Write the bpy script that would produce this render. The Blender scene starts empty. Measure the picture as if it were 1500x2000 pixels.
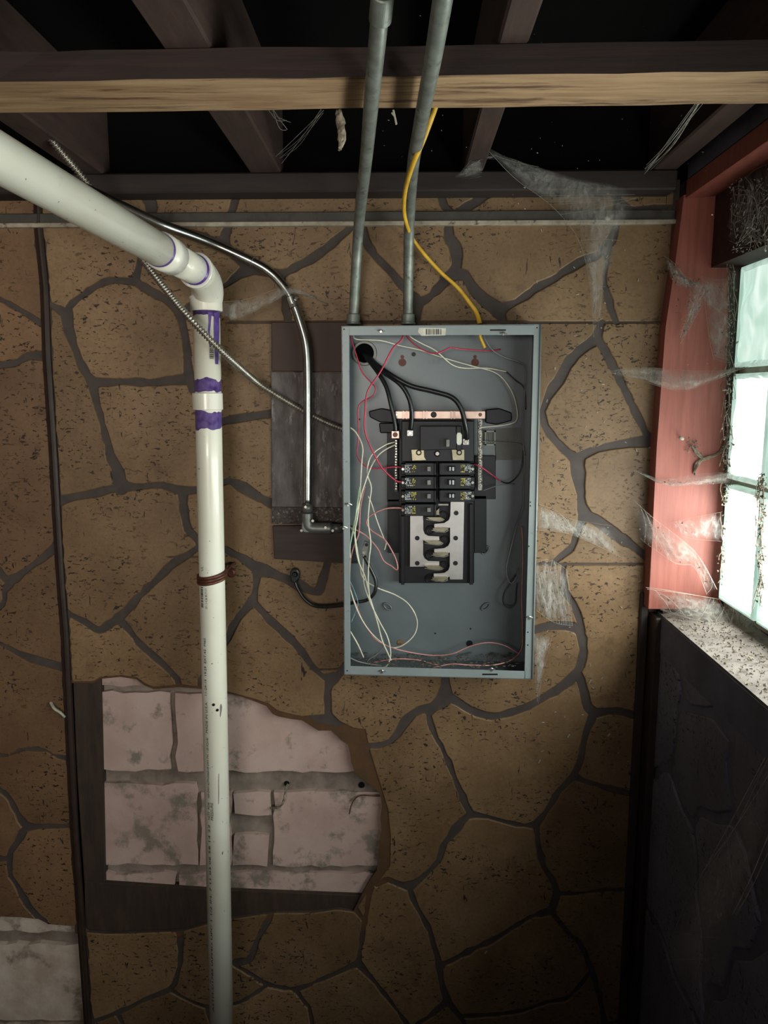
import bpy, bmesh, math, random
from mathutils import Vector, Matrix, Quaternion
C=bpy.context.scene.collection
random.seed(7)
R_=random.Random(11)
# ------------------------------------------------------------ camera
CAM=Vector((0,-1.53,1.60)); PITCH=math.radians(8.7); YAW=math.radians(1.5); F=1500.0
cam=bpy.data.cameras.new('camera'); co=bpy.data.objects.new('camera',cam); C.objects.link(co)
cam.sensor_fit='HORIZONTAL'; cam.sensor_width=36; cam.lens=36; cam.clip_start=0.02
co.location=CAM; co.rotation_euler=(math.radians(90)-PITCH,0,YAW)
bpy.context.scene.camera=co
# ------------------------------------------------------------ world, light, exposure
sc=bpy.context.scene
w=bpy.data.worlds.new('world'); sc.world=w; w.use_nodes=True
w.node_tree.nodes['Background'].inputs[0].default_value=(0.75,0.85,1,1); w.node_tree.nodes['Background'].inputs[1].default_value=1.0
sc.view_settings.view_transform='Standard'; sc.view_settings.look='None'; sc.view_settings.gamma=1; sc.view_settings.use_curve_mapping=False
sc.view_settings.exposure=0.12
GLASS_EMIT=2.2
REAR_POWER=5.0
def area(name,loc,rot,sx,sy,power,col):
    l=bpy.data.lights.new(name,'AREA'); l.shape='RECTANGLE'; l.size=sx; l.size_y=sy; l.energy=power; l.color=col
    o=bpy.data.objects.new(name,l); C.objects.link(o); o.location=loc; o.rotation_euler=rot; return o
# daylight assumed from an unseen rear opening behind the photographer
rl=area('daylight_rear_opening',(-0.55,-3.3,1.62),(math.radians(94),0,math.radians(7)),0.9,0.45,REAR_POWER,(1.0,0.93,0.84)); rl.data.spread=math.radians(62)
# ------------------------------------------------------------ projection helpers (a photo point at a real depth)
FW=Vector((-math.sin(YAW)*math.cos(PITCH),math.cos(YAW)*math.cos(PITCH),-math.sin(PITCH)))
RT=Vector((math.cos(YAW),math.sin(YAW),0)); UP=RT.cross(FW)
def ray(px,py): return FW+RT*((px-750)/F)+UP*((1000-py)/F)
def S(px,py,y=0.0):
    d=ray(px,py); return CAM+d*((y-CAM.y)/d.y)
def SX(px,py,x):
    d=ray(px,py); return CAM+d*((x-CAM.x)/d.x)
def SZ(px,py,z):
    d=ray(px,py); return CAM+d*((z-CAM.z)/d.z)
def DD(px,py,dep): return CAM+ray(px,py)*dep
# ------------------------------------------------------------ object helpers
def tag(o,label=None,cat=None,group=None,kind=None):
    if label: o['label']=label
    if cat: o['category']=cat
    if group: o['group']=group
    if kind: o['kind']=kind
    return o
def root(name,label,cat,loc,group=None):
    o=bpy.data.objects.new(name,None); C.objects.link(o); o.location=loc; o.empty_display_size=0.02
    return tag(o,label,cat,group)
def link(name,me,mat,parent=None,smooth=False):
    if len(me.vertices):
        xs=[v.co for v in me.vertices]
        c=Vector([(min(v[i] for v in xs)+max(v[i] for v in xs))/2 for i in range(3)])
        me.transform(Matrix.Translation(-c))
    else: c=Vector()
    o=bpy.data.objects.new(name,me); C.objects.link(o); o.location=c
    if mat:
        for m in (mat if isinstance(mat,(list,tuple)) else [mat]): me.materials.append(m)
    if smooth:
        for p in me.polygons: p.use_smooth=True
    if parent is not None:
        o.parent=parent
        L=parent.location.copy(); p=parent.parent
        while p: L+=p.location; p=p.parent
        o.location=c-L
    return o
def fin(name,bm,mat,parent=None,smooth=False,bev=0,seg=1):
    if bev: bmesh.ops.bevel(bm,geom=list(bm.edges),offset=bev,segments=seg,profile=0.5,affect='EDGES',clamp_overlap=True)
    bmesh.ops.recalc_face_normals(bm,faces=bm.faces[:])
    me=bpy.data.meshes.new(name); bm.to_mesh(me); bm.free()
    return link(name,me,mat,parent,smooth)
def B(): return bmesh.new()
def abox(bm,x0,x1,y0,y1,z0,z1):
    v=[bm.verts.new((x,y,z)) for x in(x0,x1) for y in(y0,y1) for z in(z0,z1)]
    for f in((0,1,3,2),(4,6,7,5),(0,4,5,1),(2,3,7,6),(0,2,6,4),(1,5,7,3)): bm.faces.new([v[i] for i in f])
def prism(bm,pts,y0,y1,inset=0.0):
    """pts: photo points lying at depth plane y0 (front); extruded back to y1 straight along y"""
    P=[S(a,b,y0) for a,b in pts]
    fr=[bm.verts.new((p.x,y0,p.z)) for p in P]; bk=[bm.verts.new((p.x,y1,p.z)) for p in P]
    n=len(P); bm.faces.new(fr); bm.faces.new(bk[::-1])
    for i in range(n): bm.faces.new((fr[i],bk[i],bk[(i+1)%n],fr[(i+1)%n]))
def rect(a,b,c,d): return [(a,b),(c,b),(c,d),(a,d)]
def cat(pts,n):
    P=[Vector(p) for p in pts]; out=[]
    for i in range(len(P)-1):
        p0=P[max(i-1,0)];p1=P[i];p2=P[i+1];p3=P[min(i+2,len(P)-1)]
        for k in range(n):
            t=k/n; out.append(0.5*(2*p1+(p2-p0)*t+(2*p0-5*p1+4*p2-p3)*t*t+(3*p1-p0-3*p2+p3)*t**3))
    out.append(P[-1]); return out
def tube(bm,pts,r,sides=8,n=6,caps=True):
    Q=cat(pts,n) if n>1 else [Vector(p) for p in pts]
    m=len(Q); rings=[]
    t=(Q[1]-Q[0]).normalized(); up=Vector((0,0,1)) if abs(t.z)<0.9 else Vector((1,0,0))
    nrm=(up-t*up.dot(t)).normalized()
    for i in range(m):
        t2=(Q[min(i+1,m-1)]-Q[max(i-1,0)])
        if t2.length<1e-9: t2=t
        t2=t2.normalized(); nrm=(nrm-t2*nrm.dot(t2))
        if nrm.length<1e-6: nrm=t2.orthogonal()
        nrm.normalize(); bi=t2.cross(nrm); t=t2
        if callable(r): rr=r(i/(m-1))
        elif isinstance(r,(list,tuple)):
            u=i/(m-1)*(len(r)-1); j=min(int(u),len(r)-2); rr=r[j]+(r[j+1]-r[j])*(u-j)
        else: rr=r
        rings.append([bm.verts.new(Q[i]+(nrm*math.cos(a)+bi*math.sin(a))*rr) for a in [2*math.pi*k/sides for k in range(sides)]])
    for i in range(m-1):
        for k in range(sides):
            bm.faces.new((rings[i][k],rings[i][(k+1)%sides],rings[i+1][(k+1)%sides],rings[i+1][k]))
    if caps: bm.faces.new(rings[0][::-1]); bm.faces.new(rings[-1])
def disc(bm,c,r,d,h,sides=16,r2=None):
    d=Vector(d).normalized(); tube(bm,[c,Vector(c)+d*h],[r,r if r2 is None else r2],sides,1)
# ------------------------------------------------------------ materials
def hx(s):
    s=s.lstrip('#'); v=[int(s[i:i+2],16)/255 for i in(0,2,4)]
    return tuple([(x/12.92 if x<=0.04045 else ((x+0.055)/1.055)**2.4) for x in v]+[1])
class NT:
    def __init__(s,name):
        s.m=bpy.data.materials.new(name); s.m.use_nodes=True; s.t=s.m.node_tree; s.n=s.t.nodes; s.b=s.n['Principled BSDF']; s.out=s.n['Material Output']
    def new(s,k,**kw):
        n=s.n.new(k)
        for a,b in kw.items(): setattr(n,a,b)
        return n
    def l(s,a,b): s.t.links.new(a,b)
    def coord(s,rnd=True,scale=(1,1,1)):
        tc=s.new('ShaderNodeTexCoord'); mp=s.new('ShaderNodeMapping'); mp.inputs['Scale'].default_value=scale
        s.l(tc.outputs['Object'],mp.inputs['Vector'])
        if rnd:
            oi=s.new('ShaderNodeObjectInfo'); mm=s.new('ShaderNodeMath',operation='MULTIPLY'); mm.inputs[1].default_value=37
            s.l(oi.outputs['Random'],mm.inputs[0]); s.l(mm.outputs[0],mp.inputs['Location'])
        return mp.outputs[0]
    def noise(s,vec,scale,detail=4,rough=0.6,dist=0):
        n=s.new('ShaderNodeTexNoise'); n.inputs['Scale'].default_value=scale; n.inputs['Detail'].default_value=detail
        n.inputs['Roughness'].default_value=rough; n.inputs['Distortion'].default_value=dist; s.l(vec,n.inputs['Vector']); return n.outputs['Fac']
    def ramp(s,f,stops):
        r=s.new('ShaderNodeValToRGB'); e=r.color_ramp.elements
        while len(e)<len(stops): e.new(0.5)
        for x,(p,c) in zip(e,stops):
            x.position=p; x.color=c if len(c)==4 else (*c,1)
        s.l(f,r.inputs[0]); return r.outputs[0]
    def mix(s,f,a,b,mode='MIX'):
        m=s.new('ShaderNodeMix',data_type='RGBA',blend_type=mode)
        for v,i in((f,0),(a,6),(b,7)):
            if hasattr(v,'links') or hasattr(v,'is_linked'): s.l(v,m.inputs[i])
            else: m.inputs[i].default_value=v
        return m.outputs[2]
    def bump(s,h,st=0.3,dist=0.002):
        b=s.new('ShaderNodeBump'); b.inputs['Strength'].default_value=st; b.inputs['Distance'].default_value=dist
        s.l(h,b.inputs['Height']); s.l(b.outputs[0],s.b.inputs['Normal'])
G0=(0,0,0,1);G1=(1,1,1,1)
def nmat(name,c1,c2=None,scale=20,rough=0.6,metal=0,bump=0.2,dirt=None,dirt_amt=0.5,dscale=40,stretch=(1,1,1),spec=0.5,coat=0):
    t=NT(name); v=t.coord(True,stretch); n=t.noise(v,scale,5,0.62)
    c1=hx(c1); c2=hx(c2) if c2 else tuple(x*0.7 for x in c1[:3])+(1,)
    col=t.mix(t.ramp(n,[(0.35,G0),(0.65,G1)]),c1,c2)
    if dirt:
        d=t.noise(v,dscale,6,0.7); col=t.mix(t.ramp(d,[(1-dirt_amt-0.06,G0),(1-dirt_amt+0.04,G1)]),col,hx(dirt))
    t.l(col,t.b.inputs['Base Color']); t.b.inputs['Roughness'].default_value=rough; t.b.inputs['Metallic'].default_value=metal
    t.b.inputs['Specular IOR Level'].default_value=spec; t.b.inputs['Coat Weight'].default_value=coat
    if bump: t.bump(n,bump,0.002)
    return t.m
def stone_mat(name,a,b,pit,dark=0.5,blot='#4a3320'):
    t=NT(name); v=t.coord(True); oi=t.new('ShaderNodeObjectInfo')
    n=t.noise(v,7,5,0.6); col=t.mix(t.ramp(n,[(0.3,G0),(0.7,G1)]),hx(a),hx(b))
    fine=t.noise(v,160,3,0.6); col=t.mix(t.ramp(fine,[(0.3,G0),(0.8,(0.35,0.35,0.35,1))]),col,hx(blot))
    # worn brown blotches
    bl=t.noise(v,13,6,0.7,0.6); col=t.mix(t.ramp(bl,[(0.56,G0),(0.72,(0.55,0.55,0.55,1))]),col,hx(blot))
    # moulded pits, drawn out slightly
    v2=t.coord(True,(1,1,2.0)); p=t.noise(v2,95,3,0.6,0.6); region=t.noise(v,9,2,0.5)
    pm=t.ramp(p,[(0.598,G0),(0.63,G1)]); rg=t.ramp(region,[(0.36,(0.1,0.1,0.1,1)),(0.56,G1)])
    m=t.new('ShaderNodeMath',operation='MULTIPLY'); t.l(pm,m.inputs[0]); t.l(rg,m.inputs[1])
    col=t.mix(m.outputs[0],col,hx(pit))
    # dried streaks
    v3=t.coord(True,(1,1,0.22)); s3=t.noise(v3,120,2,0.5,1.2); sm=t.ramp(s3,[(0.70,G0),(0.73,G1)])
    col=t.mix(sm,col,hx(pit))
    br=t.new('ShaderNodeMapRange'); br.inputs['To Min'].default_value=0.78; br.inputs['To Max'].default_value=1.08
    t.l(oi.outputs['Random'],br.inputs['Value']); hs=t.new('ShaderNodeHueSaturation'); t.l(br.outputs[0],hs.inputs['Value']); t.l(col,hs.inputs['Color'])
    t.l(hs.outputs[0],t.b.inputs['Base Color']); t.b.inputs['Roughness'].default_value=0.55; t.b.inputs['Specular IOR Level'].default_value=0.35
    inv=t.new('ShaderNodeMath',operation='SUBTRACT'); inv.inputs[0].default_value=1; t.l(m.outputs[0],inv.inputs[1])
    ad=t.new('ShaderNodeMath',operation='ADD'); t.l(inv.outputs[0],ad.inputs[0]); t.l(n,ad.inputs[1])
    t.bump(ad.outputs[0],0.5,0.002)
    return t.m
M={}
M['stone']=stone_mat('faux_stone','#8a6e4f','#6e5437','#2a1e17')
M['stone_old']=stone_mat('faux_stone_stained','#7f6144','#664a33','#281c15')
M['grout']=nmat('grout','#453a34','#382f2b',30,0.75,bump=0.3)
M['block']=nmat('painted_block','#c0a69b','#ad9085',7,0.7,bump=1.0,dirt='#7f7467',dirt_amt=0.41,dscale=13)
M['block_old']=nmat('peeling_block','#dccbbb','#b9a290',14,0.75,bump=0.8,dirt='#8d806e',dirt_amt=0.42,dscale=10)
M['mortar']=nmat('mortar','#8f8175','#6d6055',22,0.9,bump=0.8)
M['wood_dark']=nmat('dark_wood','#3c2419','#2a1811',10,0.75,bump=0.3,stretch=(1,6,6))
M['wood_strap']=nmat('strap_wood_lit','#a98a66','#8a6a4a',9,0.75,bump=0.3,stretch=(0.6,7,14),dirt='#5a3f2a',dirt_amt=0.42,dscale=6)  # paler copy of the board wood, light on the underside put into its colour
M['strap_side']=nmat('strap_wood_shaded','#2e1b15','#20130f',9,0.8,bump=0.3,stretch=(0.6,7,14))  # shade on the strap's front put into a darker wood colour
M['joist']=nmat('joist_wood','#412c23','#2f1f18',9,0.8,bump=0.3,stretch=(8,1,8))
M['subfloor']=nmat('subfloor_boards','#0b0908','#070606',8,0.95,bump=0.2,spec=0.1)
M['ledger']=nmat('ledger_wood','#2c1f1a','#201713',10,0.75,bump=0.3,stretch=(1,6,6))
M['furring']=nmat('furring','#3d2c20','#2b2019',12,0.8,bump=0.3,stretch=(6,6,1))
M['torn']=nmat('torn_hardboard','#573a20','#44301c',25,0.9,bump=0.6)
M['trim']=nmat('trim_brown','#34261f','#2a1e19',30,0.45,bump=0.1)
M['rail']=nmat('rail_grey','#3f3a32','#332e27',25,0.6,bump=0.2,dirt='#2c241c',dirt_amt=0.38,dscale=30)
M['rail_lip']=nmat('rail_lip','#a89c8a','#877b69',40,0.6,bump=0.1,dirt='#4c4234',dirt_amt=0.36,dscale=60)
M['red']=nmat('red_painted_wood','#9a5546','#87473a',6,0.55,bump=0.25,stretch=(14,14,1.2),dirt='#5c3029',dirt_amt=0.30,dscale=30)
M['sill']=nmat('dusty_sill','#7d756c','#5f564e',16,0.9,bump=0.8,dirt='#4d433c',dirt_amt=0.40,dscale=45)
M['stone_dim']=stone_mat('faux_stone_haze_tint','#7b7a86','#625f6a','#2c2932',blot='#4a4754')  # bluish haze of the dark corner painted into the stone colour
M['wall_r']=nmat('right_wall_board','#63616e','#4f4c55',12,0.85,bump=0.3)  # same bluish haze tint carried into the board colour
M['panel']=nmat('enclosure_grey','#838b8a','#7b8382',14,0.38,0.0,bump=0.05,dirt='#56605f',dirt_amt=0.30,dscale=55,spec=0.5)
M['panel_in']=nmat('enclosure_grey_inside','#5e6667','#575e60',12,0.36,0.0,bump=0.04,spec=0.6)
M['steel']=nmat('galvanised_steel','#b3b3ad','#9a9a94',30,0.27,1.0,bump=0.08)
M['conduit']=nmat('weathered_conduit','#8d9188','#6f736b',40,0.5,0.55,bump=0.3,dirt='#54564f',dirt_amt=0.36,dscale=60)
M['castfit']=nmat('cast_fitting','#74756f','#62635e',40,0.45,0.6,bump=0.2)
M['bx']=nmat('armoured_steel','#b3aca0','#8e877b',60,0.38,0.85,bump=0.1)
M['black']=nmat('black_plastic','#0e0f12','#0a0b0e',30,0.42,bump=0.05,spec=0.3)
M['black2']=nmat('breaker_plastic','#131518','#0f1113',30,0.45,bump=0.05,spec=0.35)
M['blackrub']=nmat('black_cable','#1b1e1c','#121413',30,0.35,bump=0.08)
M['alu']=nmat('tin_plated_bar','#c9c5c0','#b4afab',18,0.33,0.85,bump=0.1)
M['copper_tin']=nmat('neutral_bar_metal','#cdb5a8','#b79a8d',25,0.35,0.8,bump=0.1)
M['brass']=nmat('blade_metal','#b0a88f','#8f8770',30,0.3,0.9,bump=0.05)
M['screw']=nmat('screw_zinc','#d2d0c8','#aaa89f',60,0.25,0.9,bump=0.1)
M['w_white']=nmat('white_wire','#d6d0bb','#bdb69e',30,0.4,bump=0)
M['w_grey']=nmat('grey_wire','#7e7a76','#5f5b59',30,0.5,bump=0)
M['w_red']=nmat('red_wire','#c02a48','#9a2038',30,0.4,bump=0)
M['w_pink']=nmat('faded_red_wire','#c98d88','#a86864',30,0.5,bump=0)
M['w_green']=nmat('green_wire','#a5c0a0','#7fa080',30,0.5,bump=0)
M['w_blue']=nmat('blue_wire','#7f97a2','#667d88',30,0.5,bump=0)
M['yellow']=nmat('yellow_jacket','#dcb03a','#c49428',30,0.45,bump=0.05,dirt='#7d6232',dirt_amt=0.28,dscale=60)
M['cap']=nmat('white_cap','#d8d4c8','#c8c2b4',30,0.6,bump=0)
M['label_w']=nmat('label_white','#d6d2c2','#bdb8a6',60,0.6,bump=0)
M['print_y']=nmat('print_yellow','#c9bb4a','#a89a3a',60,0.6,bump=0)
M['print_w']=nmat('print_white','#c9cbc8','#9a9c98',200,0.6,bump=0)
M['print_k']=nmat('print_black','#2a2624','#1d1a19',60,0.7,bump=0)
M['manual']=nmat('taped_label','#6d6c66','#5f5e58',20,0.7,bump=0.1)
M['fibre']=nmat('fibre_sheet','#6f6763','#4a4040',26,0.8,bump=0.9,stretch=(1.6,1,0.5),dirt='#8d8783',dirt_amt=0.36,dscale=45)
M['speck']=nmat('speckled_strip','#4b413c','#332a27',130,0.8,bump=0.7,dirt='#857c74',dirt_amt=0.40,dscale=160)
M['plank']=nmat('backer_plank','#3a2922','#2b1d19',10,0.7,bump=0.3,stretch=(1,6,6))
M['plank2']=nmat('backer_board','#4a3327','#382319',5,0.65,bump=0.3)
M['strap']=nmat('copper_strap','#6b4233','#4c2c22',40,0.4,0.35,bump=0.1)
M['debris']=nmat('dust_and_frass','#9b8f7c','#4f4538',90,0.95,bump=0.5)
M['dirt']=nmat('dark_dirt','#5b5246','#3a342c',90,0.95,bump=0.3)
M['void']=nmat('unlit_hole','#060606','#040404',30,0.9,bump=0,spec=0.05)
M['flake']=nmat('pale_flake','#b9b2a2','#938c7c',90,0.95,bump=0.2)
M['floor']=nmat('concrete_floor','#3a3633','#2c2826',6,0.9,bump=0.4)
M['shell']=nmat('room_masonry','#5c534c','#4a423c',8,0.9,bump=0.3)
M['mark']=nmat('smudge','#7b7470','#6b645f',60,0.8,bump=0)
# PVC with purple primer bands; bands given along one axis in object space
def pvc_mat(name,axis,bands,base='#e4e2d2',drips=True):
    t=NT(name); tc=t.new('ShaderNodeTexCoord'); v=tc.outputs['Object']
    sep=t.new('ShaderNodeSeparateXYZ'); t.l(v,sep.inputs[0]); z=sep.outputs[axis]
    nn=t.noise(v,30,2,0.5); m=t.new('ShaderNodeMath',operation='MULTIPLY_ADD'); m.inputs[1].default_value=0.03 if drips else 0.006; t.l(nn,m.inputs[0]); t.l(z,m.inputs[2])
    col=t.mix(t.ramp(t.noise(v,5,3,0.5),[(0.35,G0),(0.7,G1)]),hx(base),hx('#d2ccb8'))
    sp=t.noise(v,140,2,0.5); col=t.mix(t.ramp(sp,[(0.73,G0),(0.75,G1)]),col,hx('#6f6a60'))
    gr=t.noise(v,22,5,0.7,0.4); col=t.mix(t.ramp(gr,[(0.62,G0),(0.8,(0.4,0.4,0.4,1))]),col,hx('#8a8070'))
    pur=t.mix(t.ramp(t.noise(v,60,3,0.6),[(0.35,G0),(0.65,G1)]),hx('#3d2764'),hx('#6b568c'))
    for a,b in bands:
        c1=t.new('ShaderNodeMath',operation='COMPARE'); c1.inputs[1].default_value=(a+b)/2+(0.015 if drips else 0.003); c1.inputs[2].default_value=abs(b-a)/2; t.l(m.outputs[0],c1.inputs[0])
        col=t.mix(c1.outputs[0],col,pur)
    t.l(col,t.b.inputs['Base Color']); t.b.inputs['Roughness'].default_value=0.3; t.b.inputs['Coat Weight'].default_value=0.15
    return t.m
def web_mat(name,alpha=0.35,scale=60,col='#b9b6ae',lo=0.35,hi=0.75):
    t=NT(name); t.n.remove(t.b); v=t.coord(True,(1,1,1))
    n=t.noise(v,scale,6,0.75,0.6); v2=t.coord(True,(1,1,0.25)); n2=t.noise(v2,scale*3,3,0.6,1.0)
    mm=t.new('ShaderNodeMath',operation='MULTIPLY'); t.l(n,mm.inputs[0]); t.l(n2,mm.inputs[1])
    mr=t.new('ShaderNodeMapRange'); mr.inputs['From Min'].default_value=lo*lo; mr.inputs['From Max'].default_value=hi*hi; mr.inputs['To Min'].default_value=alpha*0.25; mr.inputs['To Max'].default_value=min(1,alpha*2)
    t.l(mm.outputs[0],mr.inputs['Value'])
    at=t.new('ShaderNodeAttribute'); at.attribute_name='fade'; fm=t.new('ShaderNodeMath',operation='MULTIPLY'); t.l(mr.outputs[0],fm.inputs[0]); t.l(at.outputs['Fac'],fm.inputs[1])
    d=t.new('ShaderNodeBsdfDiffuse'); d.inputs[0].default_value=hx(col); tr=t.new('ShaderNodeBsdfTranslucent'); tr.inputs[0].default_value=hx(col)
    ms=t.new('ShaderNodeMixShader'); ms.inputs[0].default_value=0.4; t.l(d.outputs[0],ms.inputs[1]); t.l(tr.outputs[0],ms.inputs[2])
    tp=t.new('ShaderNodeBsdfTransparent'); m2=t.new('ShaderNodeMixShader'); t.l(fm.outputs[0],m2.inputs[0]); t.l(tp.outputs[0],m2.inputs[1]); t.l(ms.outputs[0],m2.inputs[2])
    t.l(m2.outputs[0],t.out.inputs[0]); return t.m
M['web']=web_mat('cobweb_veil',0.42,40)
M['web_mid']=web_mat('cobweb_sheet',0.6,45,'#c4c2bb')
M['web_thick']=web_mat('cobweb_thick',0.8,40,'#c2beb4')
M['strand']=nmat('web_strand','#b9b4a8','#8b8578',40,0.8,bump=0)
M['strand_dark']=nmat('dusty_strand','#6e675a','#4a443a',40,0.9,bump=0)
# glass block lit by the sky outside
def glass_mat(name,strength,c1,c2,sc_=16):
    t=NT(name); v=t.coord(True,(1,1,0.6)); n=t.noise(v,sc_,2,0.5,1.4)
    col=t.mix(t.ramp(n,[(0.38,G0),(0.62,G1)]),hx(c1),hx(c2))
    t.b.inputs['Base Color'].default_value=hx('#9fb3a8'); t.b.inputs['Roughness'].default_value=0.12
    t.l(col,t.b.inputs['Emission Color']); t.b.inputs['Emission Strength'].default_value=strength
    t.bump(n,0.6,0.006); return t.m
M['glass_a']=glass_mat('backlit_glass_pattern',0.95,'#e2f6ea','#b9d8c8')
M['glass_b']=glass_mat('backlit_glass_bright',GLASS_EMIT,'#f2fbf8','#dff0ea')
M['glass_c']=glass_mat('backlit_glass_ribbed',GLASS_EMIT*7.5,'#f6fdfb','#eef8f4')
M['glass_edge']=glass_mat('glass_block_edge',0.75,'#c3dccf','#a3c2b4')
HX=hx
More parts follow.
